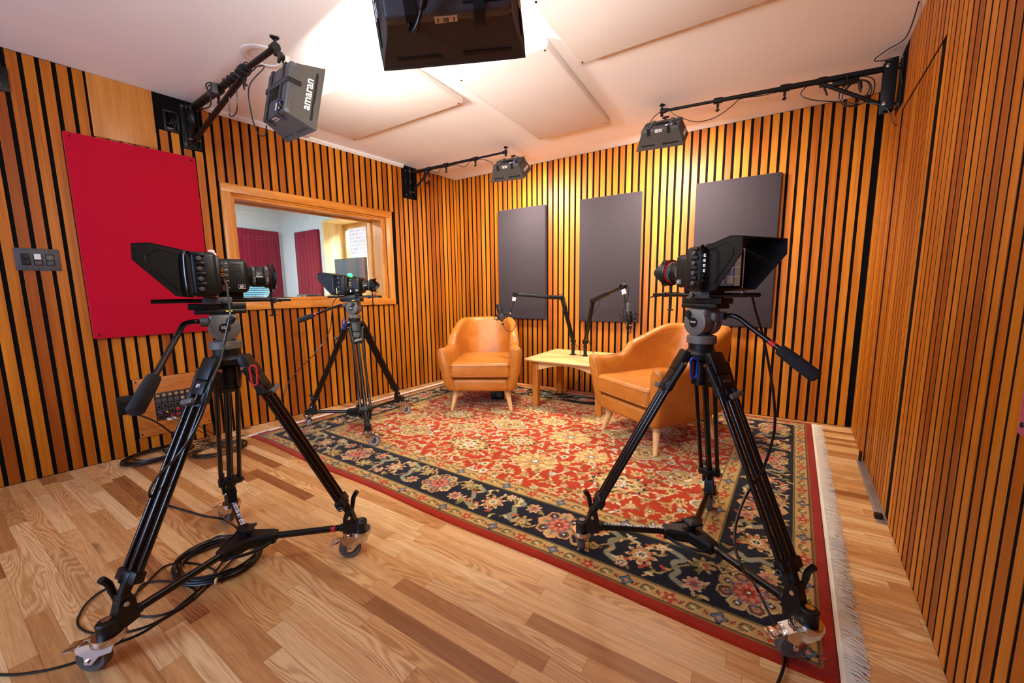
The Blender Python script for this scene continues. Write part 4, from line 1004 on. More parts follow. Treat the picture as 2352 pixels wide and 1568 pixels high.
# ------------------------------------------------------------------ dollies, tripods, studio cameras
def U(a): return Vector((cos(RD(a)), sin(RD(a)), 0))
def caster(parent, o, trail, pale):
    d = U(trail); l = Vector((-d.y, d.x, 0)); o = Vector(o); M_ = basis(d, l, Vector((0, 0, 1)), o) @ Matrix.Scale(1.16, 4)
    b = MB(); b.M = M_; b.lathe([(.018, .098), (.031, .098), (.034, .088), (.032, .080), (.020, .078)], (0, 0, 0), n=24)
    for s in (-1, 1):
        poly = [(-.026, .080), (.030, .084), (.062, .074), (.064, .060), (.048, .050), (.047, .028), (.033, .028), (.012, .050), (-.018, .060)]
        b.add([], []); n = len(poly); Y0, Y1 = s*.0155, s*.0185
        vs = [(x, Y0, z) for x, z in poly]+[(x, Y1, z) for x, z in poly]
        b.add(vs, [list(range(n))[::-1], [n+i for i in range(n)]]+[[i, (i+1) % n, n+(i+1) % n, n+i] for i in range(n)])
    b.obox((-.026, 0, .0805), (.036, 0, .0838), .037, .003); b.obox((.034, 0, .0838), (.064, 0, .0745), .037, .003)
    f = b.build('caster', 'chrome', parent)
    b = MB(); b.M = M_; w = .0125; b.lathe([(.022, -w+.002), (.033, -w), (.0370, -w*.6), (.0372, w*.6), (.033, w), (.022, w-.002)], (.040, 0, .0374), (0, 1, 0), 32); b.build('wheel', 'gwheel' if pale else 'tyre', f)
    b = MB(); b.M = M_; b.lathe([(.006, -w-.0012), (.021, -w+.0012), (.0215, w-.0012), (.006, w+.0012)], (.040, 0, .0374), (0, 1, 0), 20); b.build('wheel_disc', 'dgrey', f)
    b = MB(); b.M = M_; b.cyl((.040, -.021, .0374), (.040, .021, .0374), .0038, n=10)
    for s in (-1, 1): b.cyl((.040, s*.0186, .0374), (.040, s*.0222, .0374), .0056, n=6)
    b.build('axle', 'chrome', f)
    b = MB(); b.M = M_; b.obox((.058, 0, .078), (.072, 0, .066), .030, .004, .001); b.obox((.072, 0, .068), (.100, 0, .062), .036, .004, .0015)
    for k in range(5): b.box((.086+k*.003, 0, .0672-k*.0006), (.0012, .032, .0012))
    b.box((.040, 0, .087), (.012, .018, .006), bev=.001)
    b.build('brake_pedal', 'chrome', f)
    b = MB(); b.M = M_; b.lathe([(.020, .097), (.021, .100), (.021, .128), (.018, .131)], (0, 0, 0), n=24); b.build('stem_cap', 'black', f)
    b = MB(); b.M = M_; b.cyl((0, 0, .131), (0, 0, .1345), .0105, n=6); b.build('stem_bolt', 'chrome', f)
    return f
def dolly(label, c, phis, trails, z0, pale=False, textarm=None, redarm=None):
    t = thing('tripod_dolly', label, 'dolly', (c[0], c[1], z0), group='three-armed wheeled dollies under the camera tripods')
    b = MB(); Z = .132
    hub = []
    for k, a in enumerate(phis):
        u = U(a); l = Vector((-u.y, u.x, 0)); a2 = phis[(k+1) % 3]
        hub += [u*.105-l*.020, u*.105+l*.020]
        m = (U(a)+U(a2)).normalized()*.040; hub.append(m)
    hub = sorted(hub, key=lambda v: math.atan2(v.y, v.x))
    b.ring([[p*q+Vector((0, 0, z)) for p in hub] for q, z in ((.9, Z-.024), (1, Z-.019), (1, Z+.012), (.86, Z+.020))])
    b.build('hub', 'black', t, 30)
    for k, a in enumerate(phis):  # hand-hold loops between arms
        a2 = phis[(k+1) % 3]+(360 if phis[(k+1) % 3] < a else 0); u1 = U(a)*.10; u2 = U(a2)*.10; m = (U(a)+U(a2)).normalized()*.085
        if k != 1: b = MB(); b.tube([u1+Vector((0, 0, Z-.01)), (u1+m)/2*1.12+Vector((0, 0, Z-.012)), m+Vector((0, 0, Z-.012)), (u2+m)/2*1.12+Vector((0, 0, Z-.012)), u2+Vector((0, 0, Z-.01))], .006, 8, sm=4); b.build('hand_hold', 'black', t)
    b = MB(); b.cyl((0, 0, Z+.018), (0, 0, Z+.040), .012, n=14); b.lathe([(.014, 0), (.033, .004), (.034, .012), (.016, .018)], (0, 0, Z+.036), (0, 0, 1), 40, wob=lambda f_, h_: .82+.32*max(0, cos(4*2*pi*f_))**2); b.build('star_knob', 'black', t)
    for k, (a, tr) in enumerate(zip(phis, trails)):
        u = U(a); l = Vector((-u.y, u.x, 0))
        b = MB(); b.cyl(u*.085+Vector((0, 0, Z)), u*.360+Vector((0, 0, Z-.003)), .0125, n=18); arm = b.build('spreader_arm', 'blacksm', t)
        b = MB(); b.cyl(u*.340+Vector((0, 0, Z-.003)), u*.366+Vector((0, 0, Z-.003)), .0155, n=18, ch=.002); b.build('end_collar', 'black', arm)
        if redarm == k: b = MB(); b.cyl(u*.305+Vector((0, 0, Z-.003)), u*.322+Vector((0, 0, Z-.003)), .0130, n=18); b.build('red_tape', 'red', arm)
        if textarm == k: text('MILLER - L.W. PRO DOLLY', .0205, TM(u*.215+l*-.003+Vector((0, 0, Z+.0118)), u, l), 'brand_print', 'ink', arm, ext=.0005)
        # ankle bracket
        b = MB(); o = basis(u, Vector((0, 0, 1)), u.cross(Vector((0, 0, 1))))
        b.prism([(.352, .112), (.395, .104), (.432, .116), (.432, .146), (.405, .150), (.398, .172), (.388, .205), (.366, .205), (.356, .175)], -.017, .017, o)
        br = b.build('ankle_bracket', 'black', t)
        b = MB()
        for s in (-1, 1): b.cyl(u*.380+l*s*.017+Vector((0, 0, .176)), u*.380+l*s*.0195+Vector((0, 0, .176)), .0125, n=18)
        b.build('bracket_boss', 'black', br)
        for s in (-1, 1):
            b = MB(); b.cyl(u*.380+l*s*.0195+Vector((0, 0, .176)), u*.380+l*s*.022+Vector((0, 0, .176)), .0075, .006, n=12); b.build('pivot_screw', 'chrome', br)
        b = MB(); ls = -1 if k == 0 else 1; P = [u*.382+l*ls*.024+Vector((0, 0, .176)), u*.388+l*ls*.026+Vector((0, 0, .212)), u*.393+l*ls*.026+Vector((0, 0, .240)), u*.408+l*ls*.024+Vector((0, 0, .266))]
        b.tube(P, .008, 8, sm=4, rr=[.008]*4+[.0095]*6+[.010]*3); b.build('locking_lever', 'black', br)
        f = caster(t, u*.420, tr, pale)
    return t
def tripod(label, c, phis, heading, hend, z0, prints=(), biner=None, num=None):
    t = thing('tripod', label, 'tripod', (c[0], c[1], z0), group='black camera tripods with fluid heads')
    Zt, Zb = .838-z0, .190
    b = MB(); b.lathe([(.030, Zt-.012), (.052, Zt-.008), (.056, Zt+.012), (.048, Zt+.024), (.043, Zt+.026), (.043, Zt+.047)], (0, 0, 0), n=30); b.build('bowl', 'black', t)
    b = MB(); b.lathe([(.020, Zt-.105), (.029, Zt-.102), (.029, Zt-.088), (.026, Zt-.085), (.026, Zt-.02)], (0, 0, 0), n=24, wob=lambda f_, h_: 1+(.04*cos(12*pi*f_) if h_ < Zt-.08 else 0)); b.build('bowl_nut', 'black', t)
    for k, a in enumerate(phis):
        u = U(a); l = Vector((-u.y, u.x, 0)); T = u*.058+Vector((0, 0, Zt)); B = u*.380+Vector((0, 0, Zb)); d = (B-T).normalized(); L = (B-T).length; nrm = l.cross(d)
        if nrm.z < 0: nrm = -nrm
        X = lambda f, s=0, o=0: T+d*L*f+l*s+nrm*o
        b = MB(); b.cyl(X(.15, .034), X(.93, .034), .0088, n=14); b.cyl(X(.15, -.034), X(.93, -.034), .0088, n=14); b.cyl(X(.14), X(.965), .0125, n=16); leg = b.build('leg', 'blacksm', t)
        b = MB(); b.obox(X(-.03), X(.085), .066, .034, .008, up=tuple(nrm)); b.obox(X(.085), X(.155), .060, .030, .005, up=tuple(nrm)); b.build('leg_yoke', 'black', leg)
        for s in (-1, 1):
            b = MB(); b.cyl(X(.03, s*.044), X(.15, s*.036), .0115, n=14); b.cyl(X(.14, s*.034), X(.19, s*.034), .0140, n=14, ch=.002); b.build('yoke_tube', 'black', leg)
            b = MB(); b.cyl(X(.03, s*.052), X(.03, s*.058), .006, n=10); b.build('yoke_bolt', 'chrome', leg)
        b = MB(); b.obox(X(.195, -.034), X(.195, .034), .022, .022, .003, up=tuple(nrm)); b.build('upper_clamp', 'black', leg)
        b = MB(); b.cyl(X(.195, 0, .010), X(.195, 0, .026), .008, n=12); b.obox(X(.20, -.026, .030), X(.185, .030, .034), .018, .012, .004, up=tuple(nrm)); b.build('wing_knob', 'grey', leg)
        if k in prints: text('MILLER', .012, TM(X(.12, 0, .0158), l if l.dot(Vector(RT)) > 0 else -l, -d), 'brand_print', 'grey', leg, ext=.0003)
        if num and k == num[0]: text(num[1], .019, TM(X(.112, 0, .0158), l if l.dot(Vector(RT)) > 0 else -l, -d), 'number_print', 'ink', leg, ext=.0003)
        b = MB(); b.obox(X(.915, -.045), X(.915, .045), .034, .032, .006, up=tuple(nrm)); b.obox(X(.895), X(.945), .040, .038, .005, up=tuple(nrm)); b.build('lower_clamp', 'black', leg)
        b = MB(); b.torus(X(.93, -.05, 0), .008, .0025, tuple(l), n=14, m=6); b.build('clamp_ring', 'dgrey', leg)
        b = MB(); b.cyl(X(.94), X(1.0), .017, .014, n=16); b.cyl(X(.985), X(1.02), .012, n=14); b.build('foot', 'black', leg)
    # fluid head
    h = math.atan2(heading[1], heading[0]); Hm = Matrix.Rotation(h, 4, 'Z'); Z1 = Zt+.047
    b = MB(); b.M = Hm; b.lathe([(.044, Z1), (.050, Z1+.003), (.050, Z1+.026), (.044, Z1+.030), (.030, Z1+.034)], (0, 0, 0), n=32); b.build('head_base', 'grey', t)
    b = MB(); b.M = Hm; b.lathe([(.006, 0), (.010, .004), (.012, .016), (.004, .018)], (.0, -.049, Z1+.014), (.2, -1, 0), 12); b.build('pan_lock', 'grey', t)
    zc = Z1+.078
    b = MB(); b.M = Hm
    b.lathe([(.040, -.044), (.047, -.040), (.048, -.012), (.044, -.010), (.044, .010), (.048, .012), (.047, .040), (.040, .044)], (.0, 0, zc), (0, 1, 0), 36)
    b.box((.0, 0, zc+.030), (.085, .082, .036), bev=.010, seg=3); b.box((-.044, -.012, zc+.022), (.030, .045, .030), bev=.006)
    b.build('fluid_head', 'grey', t)
    for s in (-1, 1):
        b = MB(); b.M = Hm; b.cyl((0, s*.044, zc), (0, s*.0465, zc), .017, n=24); k_ = b.build('head_badge', 'black', t)
        xr = (-1, 0, 0) if s > 0 else (1, 0, 0)
        text('10x' if (num or num == ()) else 'MILLER', .015 if (num or num == ()) else .0075, Hm @ TM((0, s*.0468, zc+.002), xr, (0, 0, 1)), 'badge_print', 'ink', k_, ext=.0002)
        b = MB(); b.M = Hm; b.lathe([(.007, 0), (.009, .004), (.012, .007), (.012, .014), (.005, .016)], (.022, s*.041, zc+.032), (0, s, 0), 12); b.obox((.022, s*.055, zc+.032), (.006, s*.057, zc+.012), .008, .008, .002); b.build('tilt_lock', 'black', t)
    b = MB(); b.M = Hm; b.box((-.005, 0, zc+.058), (.150, .066, .016), bev=.003); b.build('top_plate', 'black', t)
    b = MB(); b.M = Hm; b.box((.018, -.036, zc+.060), (.020, .008, .007), bev=.002); b.build('release_catch', 'yellow', t)
    # pan handle
    S_ = Vector((-.055, -.030 if hend[1] < 0 else .030, zc+.024)); E_ = Vector((hend[0], hend[1], hend[2]-z0)); D_ = (E_-S_)
    knee = S_+Vector((-.055, (E_.y-S_.y)*.12, -.004)); dn = (E_-knee).normalized()
    b = MB(); b.M = Hm; b.cyl(S_+Vector((.012, 0, 0)), S_-Vector((.012, 0, 0)), .016, n=16, ch=.003); b.build('handle_mount', 'dgrey', t)
    b = MB(); b.M = Hm; b.tube([S_, S_+Vector((-.03, 0, .003)), knee, knee+dn*.05, E_-dn*.11], .0085, 12, sm=5); hd = b.build('pan_handle', 'blacksm', t)
    b = MB(); b.M = Hm; b.lathe([(.010, 0), (.0175, .004), (.0195, .03), (.0205, .075), (.0205, .122), (.016, .130), (.008, .132)], E_-dn*.132, dn, 22); b.build('grip', 'foam', hd)
    if num is None or num == (): b = MB(); b.M = Hm; b.cyl(E_-dn*.165, E_-dn*.145, .0093, n=14); b.build('red_band', 'red', hd)
    if biner:
        m, q = biner; q = Vector(q); rt = Vector((.85, .53, 0)); w_, h_ = .0125, .036; P = []
        for k in range(20):
            a = 2*pi*k/20; P.append(q+rt*cos(a)*w_*(1 if sin(a) > 0 else .8)+Vector((0, 0, 1))*(sin(a)*w_+(h_-w_ if sin(a) > 0 else -(h_-w_))))
        tag(MB().tube(P, .0033, 8, closed=True).build('carabiner', m), '%s carabiner clipped to the tripod %s' % (m, {'blue': 'of the camera at the right' if c[0] > -1 else 'of the middle camera by the window', 'red': 'of the left foreground camera'}[m]), 'carabiner')
    return t
def studiocam(label, c, heading, z, tally, conn=True, petal=True, red=False):
    h = math.atan2(heading[1], heading[0]); t = thing('video_camera', label, 'video camera', (c[0], c[1], z), (0, 0, h), group='studio video cameras on tripods')
    LA = .107
    b = MB(); b.box((-.012, 0, .0015), (.165, .060, .021), bev=.002); b.box((.03, 0, .042), (.07, .05, .03), bev=.002); b.build('sliding_plate', 'black', t)
    b = MB(); b.box((-.012, 0, .022), (.085, .080, .026), bev=.005); b.build('rod_bracket', 'dgrey', t)
    for s in (-1, 1):
        b = MB(); b.cyl((-.185, s*.030, .022), (.215, s*.030, .022), .0072, n=14, ch=.001); b.build('support_rod', 'blacksm', t)
        b = MB(); b.lathe([(.004, 0), (.005, .006), (.009, .008), (.009, .014), (.003, .016)], (.01, s*.040, .022), (0, s, 0), 12); b.build('bracket_screw', 'dgrey', t)
    b = MB(); b.box((.155, 0, .022), (.018, .080, .018), bev=.003); b.cyl((.155, 0, -.035), (.155, 0, LA-.044), .0045, n=10); b.lathe([(.012, 0), (.012, .004), (.005, .006)], (.155, 0, -.036), (0, 0, -1), 12)
    b.torus((.155, 0, LA), .047, .004, (1, 0, 0), n=16, m=6, a0=RD(20) if 0 else 0, a1=2*pi); b.build('lens_support', 'black', t)
    b = MB(); b.obox((.168, .046, .018), (.195, .075, .012), .008, .006, .002); b.obox((.168, -.046, .018), (.150, -.075, .010), .008, .006, .002); b.build('support_lever', 'black', t)
    # display housing with side controls
    b = MB(); b.box((-.040, 0, .110), (.070, .206, .148), bev=.014, seg=3); b.box((-.012, 0, .110), (.035, .185, .130), bev=.012); b.build('display_housing', 'black', t)
    for s in (-1, 1):
        for i in range(4):
            z_ = .062+i*.033
            b = MB(); b.box((-.048, s*.104, z_+.0165 if i < 3 else z_+.012), (.026, .012, .012), bev=.003); b.build('ridge', 'black', t)
            b = MB(); b.lathe([(.004, 0), (.0075, .002), (.0075, .014), (.005, .016)], (-.050, s*.101, z_), (0, s, 0), 14, wob=lambda f_, h_: 1+.05*cos(20*pi*f_)); b.build('control_knob', 'dgrey', t)
        x_ = -.083
        b = MB(); b.tube([(x_+.01, s*.100, .180), (x_, s*.112, .181), (x_-.002, s*.121, .172), (x_-.004, s*.122, .110), (x_-.002, s*.121, .050), (x_, s*.112, .042), (x_+.01, s*.098, .043)], .0045, 8, sm=4); b.build('side_bar', 'blacksm', t)
    # key row beside the display (visible from behind)
    b = MB(); b.box((-.0755, .094, .110), (.002, .018, .11)); kp = b.build('key_strip', 'blackmt', t)
    for i in range(6):
        b = MB(); b.box((-.077, .094, .152-i*.0165), (.0015, .012, .0105), bev=.001); k_ = b.build('key', 'dgrey', kp)
        if i < 4:
            b = MB()
            for q in ((0, .0040, .009, .0012), (0, -.0040, .009, .0012), (.0042, 0, .0012, .008), (-.001, 0, .005, .0012)): b.box((-.0781, .094+q[0], .152-i*.0165+q[1]), (.0005, q[2], q[3]))
            b.build('key_legend', 'icoW', k_)
    b = MB(); b.lohi((-.0772, -.078, .052), (-.0755, .076, .166)); sc = b.build('viewfinder_screen', 'scrview', t)
    b = MB()
    for y in (-.036, .004, .042): b.lohi((-.0776, y-.0005, .060), (-.0772, y+.0005, .160))
    for z_ in (.085, .115, .140): b.lohi((-.0776, -.078, z_-.0005), (-.0772, .076, z_+.0005))
    for k in range(11): b.lohi((-.0776, -.07+k*.013, .156), (-.0772, -.064+k*.013, .159))
    b.build('screen_lines', 'icoG', sc)
    for nm, y0, y1, z0_, z1_, m_ in (('picture_wall', -.078, -.050, .052, .166, 'scrview2'), ('picture_wall', .046, .054, .10, .166, 'scrview2'), ('picture_chair', -.044, -.016, .060, .082, 'scrview2'), ('picture_chair', .012, .044, .058, .088, 'scrview2')):
        b = MB(); b.lohi((-.07735, y0, z0_), (-.0772, y1, z1_)); b.build(nm, m_, sc)
    # sunshade
    prof = [(-.076, .184), (-.165, .204), (-.206, .198), (-.208, .150), (-.118, .040), (-.076, .034)]
    b = MB(); yo, yi = .092, .088
    Rt = []
    def pt_(x, z_, o, s):
        q = o+(-.076-x)*.08; return Vector((x, s*q-.009, z_))
    for s in (-1, 1):
        n = len(prof); vs = [pt_(x, z_, yi, s) for x, z_ in prof]+[pt_(x, z_, yo, s) for x, z_ in prof]
        b.add(vs, [list(range(n))[::-1], [n+i for i in range(n)]]+[[i, (i+1) % n, n+(i+1) % n, n+i] for i in range(n)])
    for i in (0, 1):
        (x0, z0_), (x1, z1_) = prof[i], prof[i+1]
        vs = [pt_(x0, z0_, yo, -1), pt_(x0, z0_, yo, 1), pt_(x1, z1_, yo, 1), pt_(x1, z1_, yo, -1)]; vs += [v-Vector((0, 0, .004)) for v in vs]
        b.add(vs, [[0, 1, 2, 3], [7, 6, 5, 4], [0, 4, 5, 1], [1, 5, 6, 2], [2, 6, 7, 3], [3, 7, 4, 0]])
    vs = [Vector((-.076, -yo-.009, .034)), Vector((-.076, yo-.009, .034)), Vector((-.120, yo-.007, .040)), Vector((-.120, -yo-.011, .040))]; vs += [v+Vector((0, 0, .004)) for v in vs]
    b.add(vs, [[0, 1, 2, 3], [7, 6, 5, 4], [0, 4, 5, 1], [1, 5, 6, 2], [2, 6, 7, 3], [3, 7, 4, 0]])
    b.build('sunshade', 'blackmt', t, 25)
    for s in (-1, 1):
        b = MB(); q = [(-.085, .170), (-.150, .185), (-.178, .165), (-.178, .145), (-.112, .062), (-.085, .052)]
        b.tube([pt_(x, z_, yo+.0008, s) for x, z_ in q], .0012, 5, closed=True); b.build('sunshade_rib', 'black', t)
    # camera body
    b = MB(); b.box((.040, 0, .108), (.088, .118, .118), bev=.016, seg=3); b.box((.072, 0, LA), (.030, .092, .098), bev=.018, seg=3); b.build('body', 'black', t)
    for s in (-1, 1):
        b = MB(); b.box((.012, s*.0595, .108), (.030, .003, .104), bev=.001); p_ = b.build('port_panel', 'blackmt', t)
        if s < 0:
            for i, (z_, r_, m_) in enumerate(((.150, .0042, 'dgrey'), (.128, .0068, 'gold'), (.110, .0068, 'gold'), (.090, .0068, 'chrome'), (.066, .0100, 'chrome'))):
                b = MB(); b.lathe([(r_, 0), (r_, .005 if i else .001), (r_*.6, .005 if i else .001), (r_*.55, .001), (.0004, .001)], (.010, -.0610, z_), (0, -1, 0), 16); b.build('socket', m_, p_)
                b = MB(); b.box((.022, -.0613, z_), (.009, .0006, .0012)); b.build('port_print', 'ink', p_)
        b = MB()
        for k in range(11): b.box((.050, s*.0592, .098+k*.0050), (.028-(.010 if k < 3 else 0), .0015, .0018))
        b.build('vent_slats', 'blackmt', t)
        x_ = (1, 0, 0) if s < 0 else (-1, 0, 0)
        text('6K', .0105, TM((.062, s*.0594, .070), x_, (0, 0, 1)), 'model_print', 'ink', t, ext=.0003)
        b = MB(); b.tube([(.052, s*.0595, .0635), (.072, s*.0595, .0635), (.072, s*.0595, .0765), (.052, s*.0595, .0765)], .0006, 4, closed=True); b.build('model_print_frame', 'ink', t)
    # lens
    o = Vector((.086, 0, LA)); b = MB()
    b.lathe([(.033, 0), (.034, .004), (.0345, .008), (.036, .010), (.036, .022), (.038, .024), (.038, .042), (.0365, .044), (.037, .048), (.039, .050), (.039, .064), (.0415, .067), (.044, .070), (.044, .078), (.037, .080), (.031, .074), (.002, .070)], o, (1, 0, 0), 40); ln = b.build('lens', 'black', t)
    for x0, x1, r_ in ((.011, .021, .0368), (.051, .063, .0398)):
        b = MB(); b.lathe([(r_*.98, x0), (r_, x0+.001), (r_, x1-.001), (r_*.98, x1)], o, (1, 0, 0), 96, wob=lambda f_, h_: 1+.022*math.copysign(1, cos(48*2*pi*f_))); b.build('zoom_ring', 'ribgrey', ln)
    b = MB(); b.lathe([(.0395, .0640), (.0446, .0648), (.0446, .0692), (.0425, .0700)], o, (1, 0, 0), 40); b.build('red_ring', 'red', ln)
    b = MB(); b.lathe([(.0305, .0745), (.020, .078), (.001, .0795)], o, (1, 0, 0), 28, caps=False); b.build('front_glass', 'lens', ln)
    text('Canon', .0085, TM(o+Vector((.033, -.0384, .0)), (1, 0, 0), (0, 0, 1)), 'lens_print', 'ink', ln, ext=.0003)
    n = 64; R = []
    for q, (x_, r_) in enumerate(((.071, .0446), (.080, .0466), (None, .0530), (None, .0512), (.080, .0440), (.071, .0426))):
        rg = []
        for k in range(n):
            a = 2*pi*k/n; lt = (.098+.012*cos(4*a)) if petal else .084+.003*cos(4*a); rg.append(o+Vector(((x_ if x_ is not None else lt), cos(a)*r_, sin(a)*r_)))
        R.append(rg)
    b = MB(); b.ring(R, caps=False, closed=True); b.build('lens_hood', 'black', ln)
    # tally lamp
    b = MB(); b.box((-.014, 0, .182), (.028, .040, .012), bev=.004); b.box((-.014, 0, .192), (.020, .030, .014), bev=.005, seg=3); b.build('tally_lamp', tally, t)
    return t
c1, c2, c3 = (-1.629, .633), (-2.630, 1.896), (-.156, 1.549)
P1, P2, P3 = (-77, 44, 165), (-148, -30, 89), (-156, -35, 86)
h1, h2, h3 = (.34, .94), (.88, .47), (-.82, .58)
dolly('wheeled dolly of the left foreground camera, standing on bare wooden floor', c1, P1, (216, 228, 190), 0, textarm=2, redarm=1)
dolly('wheeled dolly with pale wheels under the middle camera by the window', c2, P2, (146, 18, 15), RZ, pale=True)
dolly('wheeled dolly on the rug corner under the camera at the right', c3, P3, (115, 212, 95), RZ, textarm=0)
tripod('black tripod of the left foreground camera, blue sheen on its legs', c1, P1, h1, (-.222, -.335, .770), 0, prints=(), biner=('red', AD(583, 862, 1.36)), num=(0, '#1'))
tripod('black tripod of the middle camera in front of the window', c2, P2, h2, (-.44, -.02, .87), RZ, prints=(1,), biner=('blue', AD(790, 745, 2.88)), num=())
tripod('black tripod of the hooded camera at the right, standing on the rug', c3, P3, h3, (-.335, -.095, .815), RZ, prints=(1,), biner=('blue', AD(1594, 845, 1.32)))
CZ_ = 1.0385
studiocam('studio camera in the left foreground, in front of the red panel', c1, h1, CZ_, 'redl', petal=False)
studiocam('studio camera in front of the window with its green tally lamp lit', c2, h2, CZ_-.010, 'green')
studiocam('studio camera at the right seen from behind, picture visible in its hood', c3, h3, CZ_, 'black')
# ------------------------------------------------------------------ microphones on the table
def micstand(label, base, elbow, tip, drop, yaw):
    t = thing('microphone_stand', label, 'microphone stand', (base[0], base[1], TT), group='black microphone arms on the side table')
    B = Vector((base[0], base[1], TT)); L = lambda p: Vector(p)-B
    e, p, q = L(elbow), L(tip), L(drop); j = Vector((0, 0, .135))
    b = MB(); b.lathe([(.032, 0), (.032, .004), (.022, .008), (.0165, .010), (.0165, .085), (.019, .088), (.019, .098)], (0, 0, 0), n=24); b.build('clamp_post', 'black', t)
    side = (e-j).cross(p-e).normalized() if (e-j).cross(p-e).length > 1e-4 else Vector((0, 1, 0))
    for c, r in ((j, .024), (e, .023), (p, .026)):
        b = MB(); b.cyl(c-side*.020, c+side*.020, r, n=20, ch=.003); b.build('joint', 'blackmt', t)
    b = MB(); b.tube([j+side*.02, j+side*.034, j+side*.040+Vector((0, 0, .012))], .005, 8); b.build('joint_lever', 'black', t)
    b = MB(); b.cyl(Vector((0, 0, .095)), j, .0145, n=14); b.obox(j, e, .033, .036, .009); b.build('lower_arm', 'black', t)
    b = MB(); b.obox(e, e+(p-e)*.55, .032, .036, .009); b.cyl(e+(p-e)*.5, p, .0150, n=14); b.build('upper_arm', 'black', t)
    b = MB(); b.cyl(p, q, .0175, n=16, ch=.002); b.build('swivel_barrel', 'white', t)
    return t, B+side*0
def shock(parent, c, ax, R=.052):
    x, y, z = frame(ax); c = Vector(c)
    for s in (-1, 1):
        b = MB(); b.torus(c+z*s*.018, R, .0034, ax, n=28, m=6); b.build('shock_mount_ring', 'black', parent)
    for k in range(6):
        a = k*pi/3; u = x*cos(a)+y*sin(a)
        b = MB(); b.tube([c+u*R+z*.020, c+u*(R+.010)+z*.004, c+u*(R+.010)-z*.004, c+u*R-z*.020], .0036, 6, sm=3); b.tube([c+u*(R+.004)+z*.018, c+u*(R+.018)+z*.034], .0032, 6); b.build('shock_mount_hook', 'black', parent)
    b = MB()
    for k in range(12):
        a = k*pi/6; u = x*cos(a)+y*sin(a); a2 = a+pi/6; v = x*cos(a2)+y*sin(a2); s = 1 if k % 2 else -1
        b.tube([c+u*R+z*.016*s, c+(u+v)*.5*.022-z*.010*s], .0017, 5)
    b.build('elastic_cords', 'rubber', parent)
def fixed(px, py, y): return AY(px, py, y)
# left microphone
mb, me_, mt, md = fixed(1316, 813, 3.45), fixed(1291, 684, 3.36), fixed(1183, 676, 3.10), fixed(1180, 691, 3.095)
micstand('black microphone arm bent towards the left armchair', mb, me_, mt, md, 0)
mj = fixed(1172, 722, 3.05)
top, bot = fixed(1144, 698, 3.02), fixed(1153, 736, 3.02); ax = (top-bot).normalized(); L_ = (top-bot).length
t = thing('microphone', 'black condenser microphone in a shock mount in front of the left armchair back', 'microphone', tuple(bot), group='condenser microphones over the armchairs')
def rel(p): return Vector(p)-bot
b = MB(); b.lathe([(.012, 0), (.0215, .004), (.0225, .010), (.0225, .062), (.0215, .064)], (0, 0, 0), ax, 24); b.build('body', 'dgrey', t)
b = MB(); b.lathe([(.0215, .064), (.0235, .066), (.0240, L_*.92), (.019, L_*.98), (.008, L_*1.0)], (0, 0, 0), ax, 24); b.build('grille', 'blackmt', t)
shock(t, ax*.035, tuple(ax))
b = MB(); b.cyl(rel(md), rel(mj), .0052, n=10); b.cyl(rel(md)+(rel(mj)-rel(md))*.75, rel(mj), .0085, n=12); b.build('hanger_rod', 'blackmt', t)
b = MB(); d_ = (rel(mj)-rel(md)).normalized(); b.cyl(rel(mj)-d_*.016, rel(mj)-d_*.002, .0095, n=12); b.build('brass_ferrule', 'gold', t)
b = MB(); b.cyl(rel(mj), ax*.02+(rel(mj)-ax*.02).normalized()*.044, .006, n=10); b.build('mount_arm', 'black', t)
b = MB(); b.cyl(-ax*.0, -ax*.042, .0095, n=14); b.build('connector', 'black', t)
b = MB(); b.cyl(-ax*.016, -ax*.022, .0102, n=14); b.build('yellow_band', 'yellow', t)
cable('microphone_cable', [bot-ax*.04, fixed(1162, 757, 3.02), fixed(1174, 761, 3.03), fixed(1184, 748, 3.04), fixed(1186, 730, 3.06), fixed(1179, 712, 3.08), fixed(1174, 690, 3.09), fixed(1178, 674, 3.10), fixed(1186, 669, 3.11), fixed(1205, 677, 3.16), fixed(1230, 683, 3.22), fixed(1260, 684, 3.28), fixed(1285, 676, 3.34), fixed(1299, 688, 3.37), fixed(1304, 720, 3.39), fixed(1313, 760, 3.42), fixed(1322, 790, 3.44), fixed(1331, 800, 3.47), fixed(1333, 812, 3.50)], .0028, 'thin black cable running along the left microphone arm', 'microphone cables')
# right microphone
mb, me_, mt, md = fixed(1344, 815, 3.43), fixed(1362, 690, 3.30), fixed(1431, 658, 3.02), fixed(1434, 676, 3.01)
micstand('black microphone arm raised towards the right armchair', mb, me_, mt, md, 0)
top, bot = fixed(1442, 695, 2.96), fixed(1447, 742, 2.96); ax = (top-bot).normalized(); L_ = (top-bot).length
t = thing('microphone', 'black microphone in a spidery shock mount above the right armchair arm', 'microphone', tuple(bot), group='condenser microphones over the armchairs')
b = MB(); b.lathe([(.014, 0), (.0225, .006), (.0235, .012), (.0235, .085), (.021, .090)], (0, 0, 0), ax, 24); b.build('body', 'black', t)
b = MB(); b.lathe([(.0215, .090), (.017, L_*.80), (.0145, L_*.95), (.008, L_)], (0, 0, 0), ax, 24); b.build('grille', 'dgrey', t)
shock(t, ax*.045, tuple(ax), .056)
b = MB(); b.cyl(rel(md), rel(fixed(1436, 705, 2.99)), .0055, n=10); b.cyl(rel(fixed(1436, 705, 2.99)), ax*.03+(rel(fixed(1436, 705, 2.99))-ax*.03).normalized()*.045, .0055, n=10); b.build('hanger_rod', 'blackmt', t)
b = MB(); b.cyl(Vector((0, 0, 0)), -ax*.042, .0095, n=14); b.build('connector', 'black', t)
b = MB(); b.cyl(-ax*.012, -ax*.019, .0102, n=14); b.build('yellow_band', 'yellow', t)
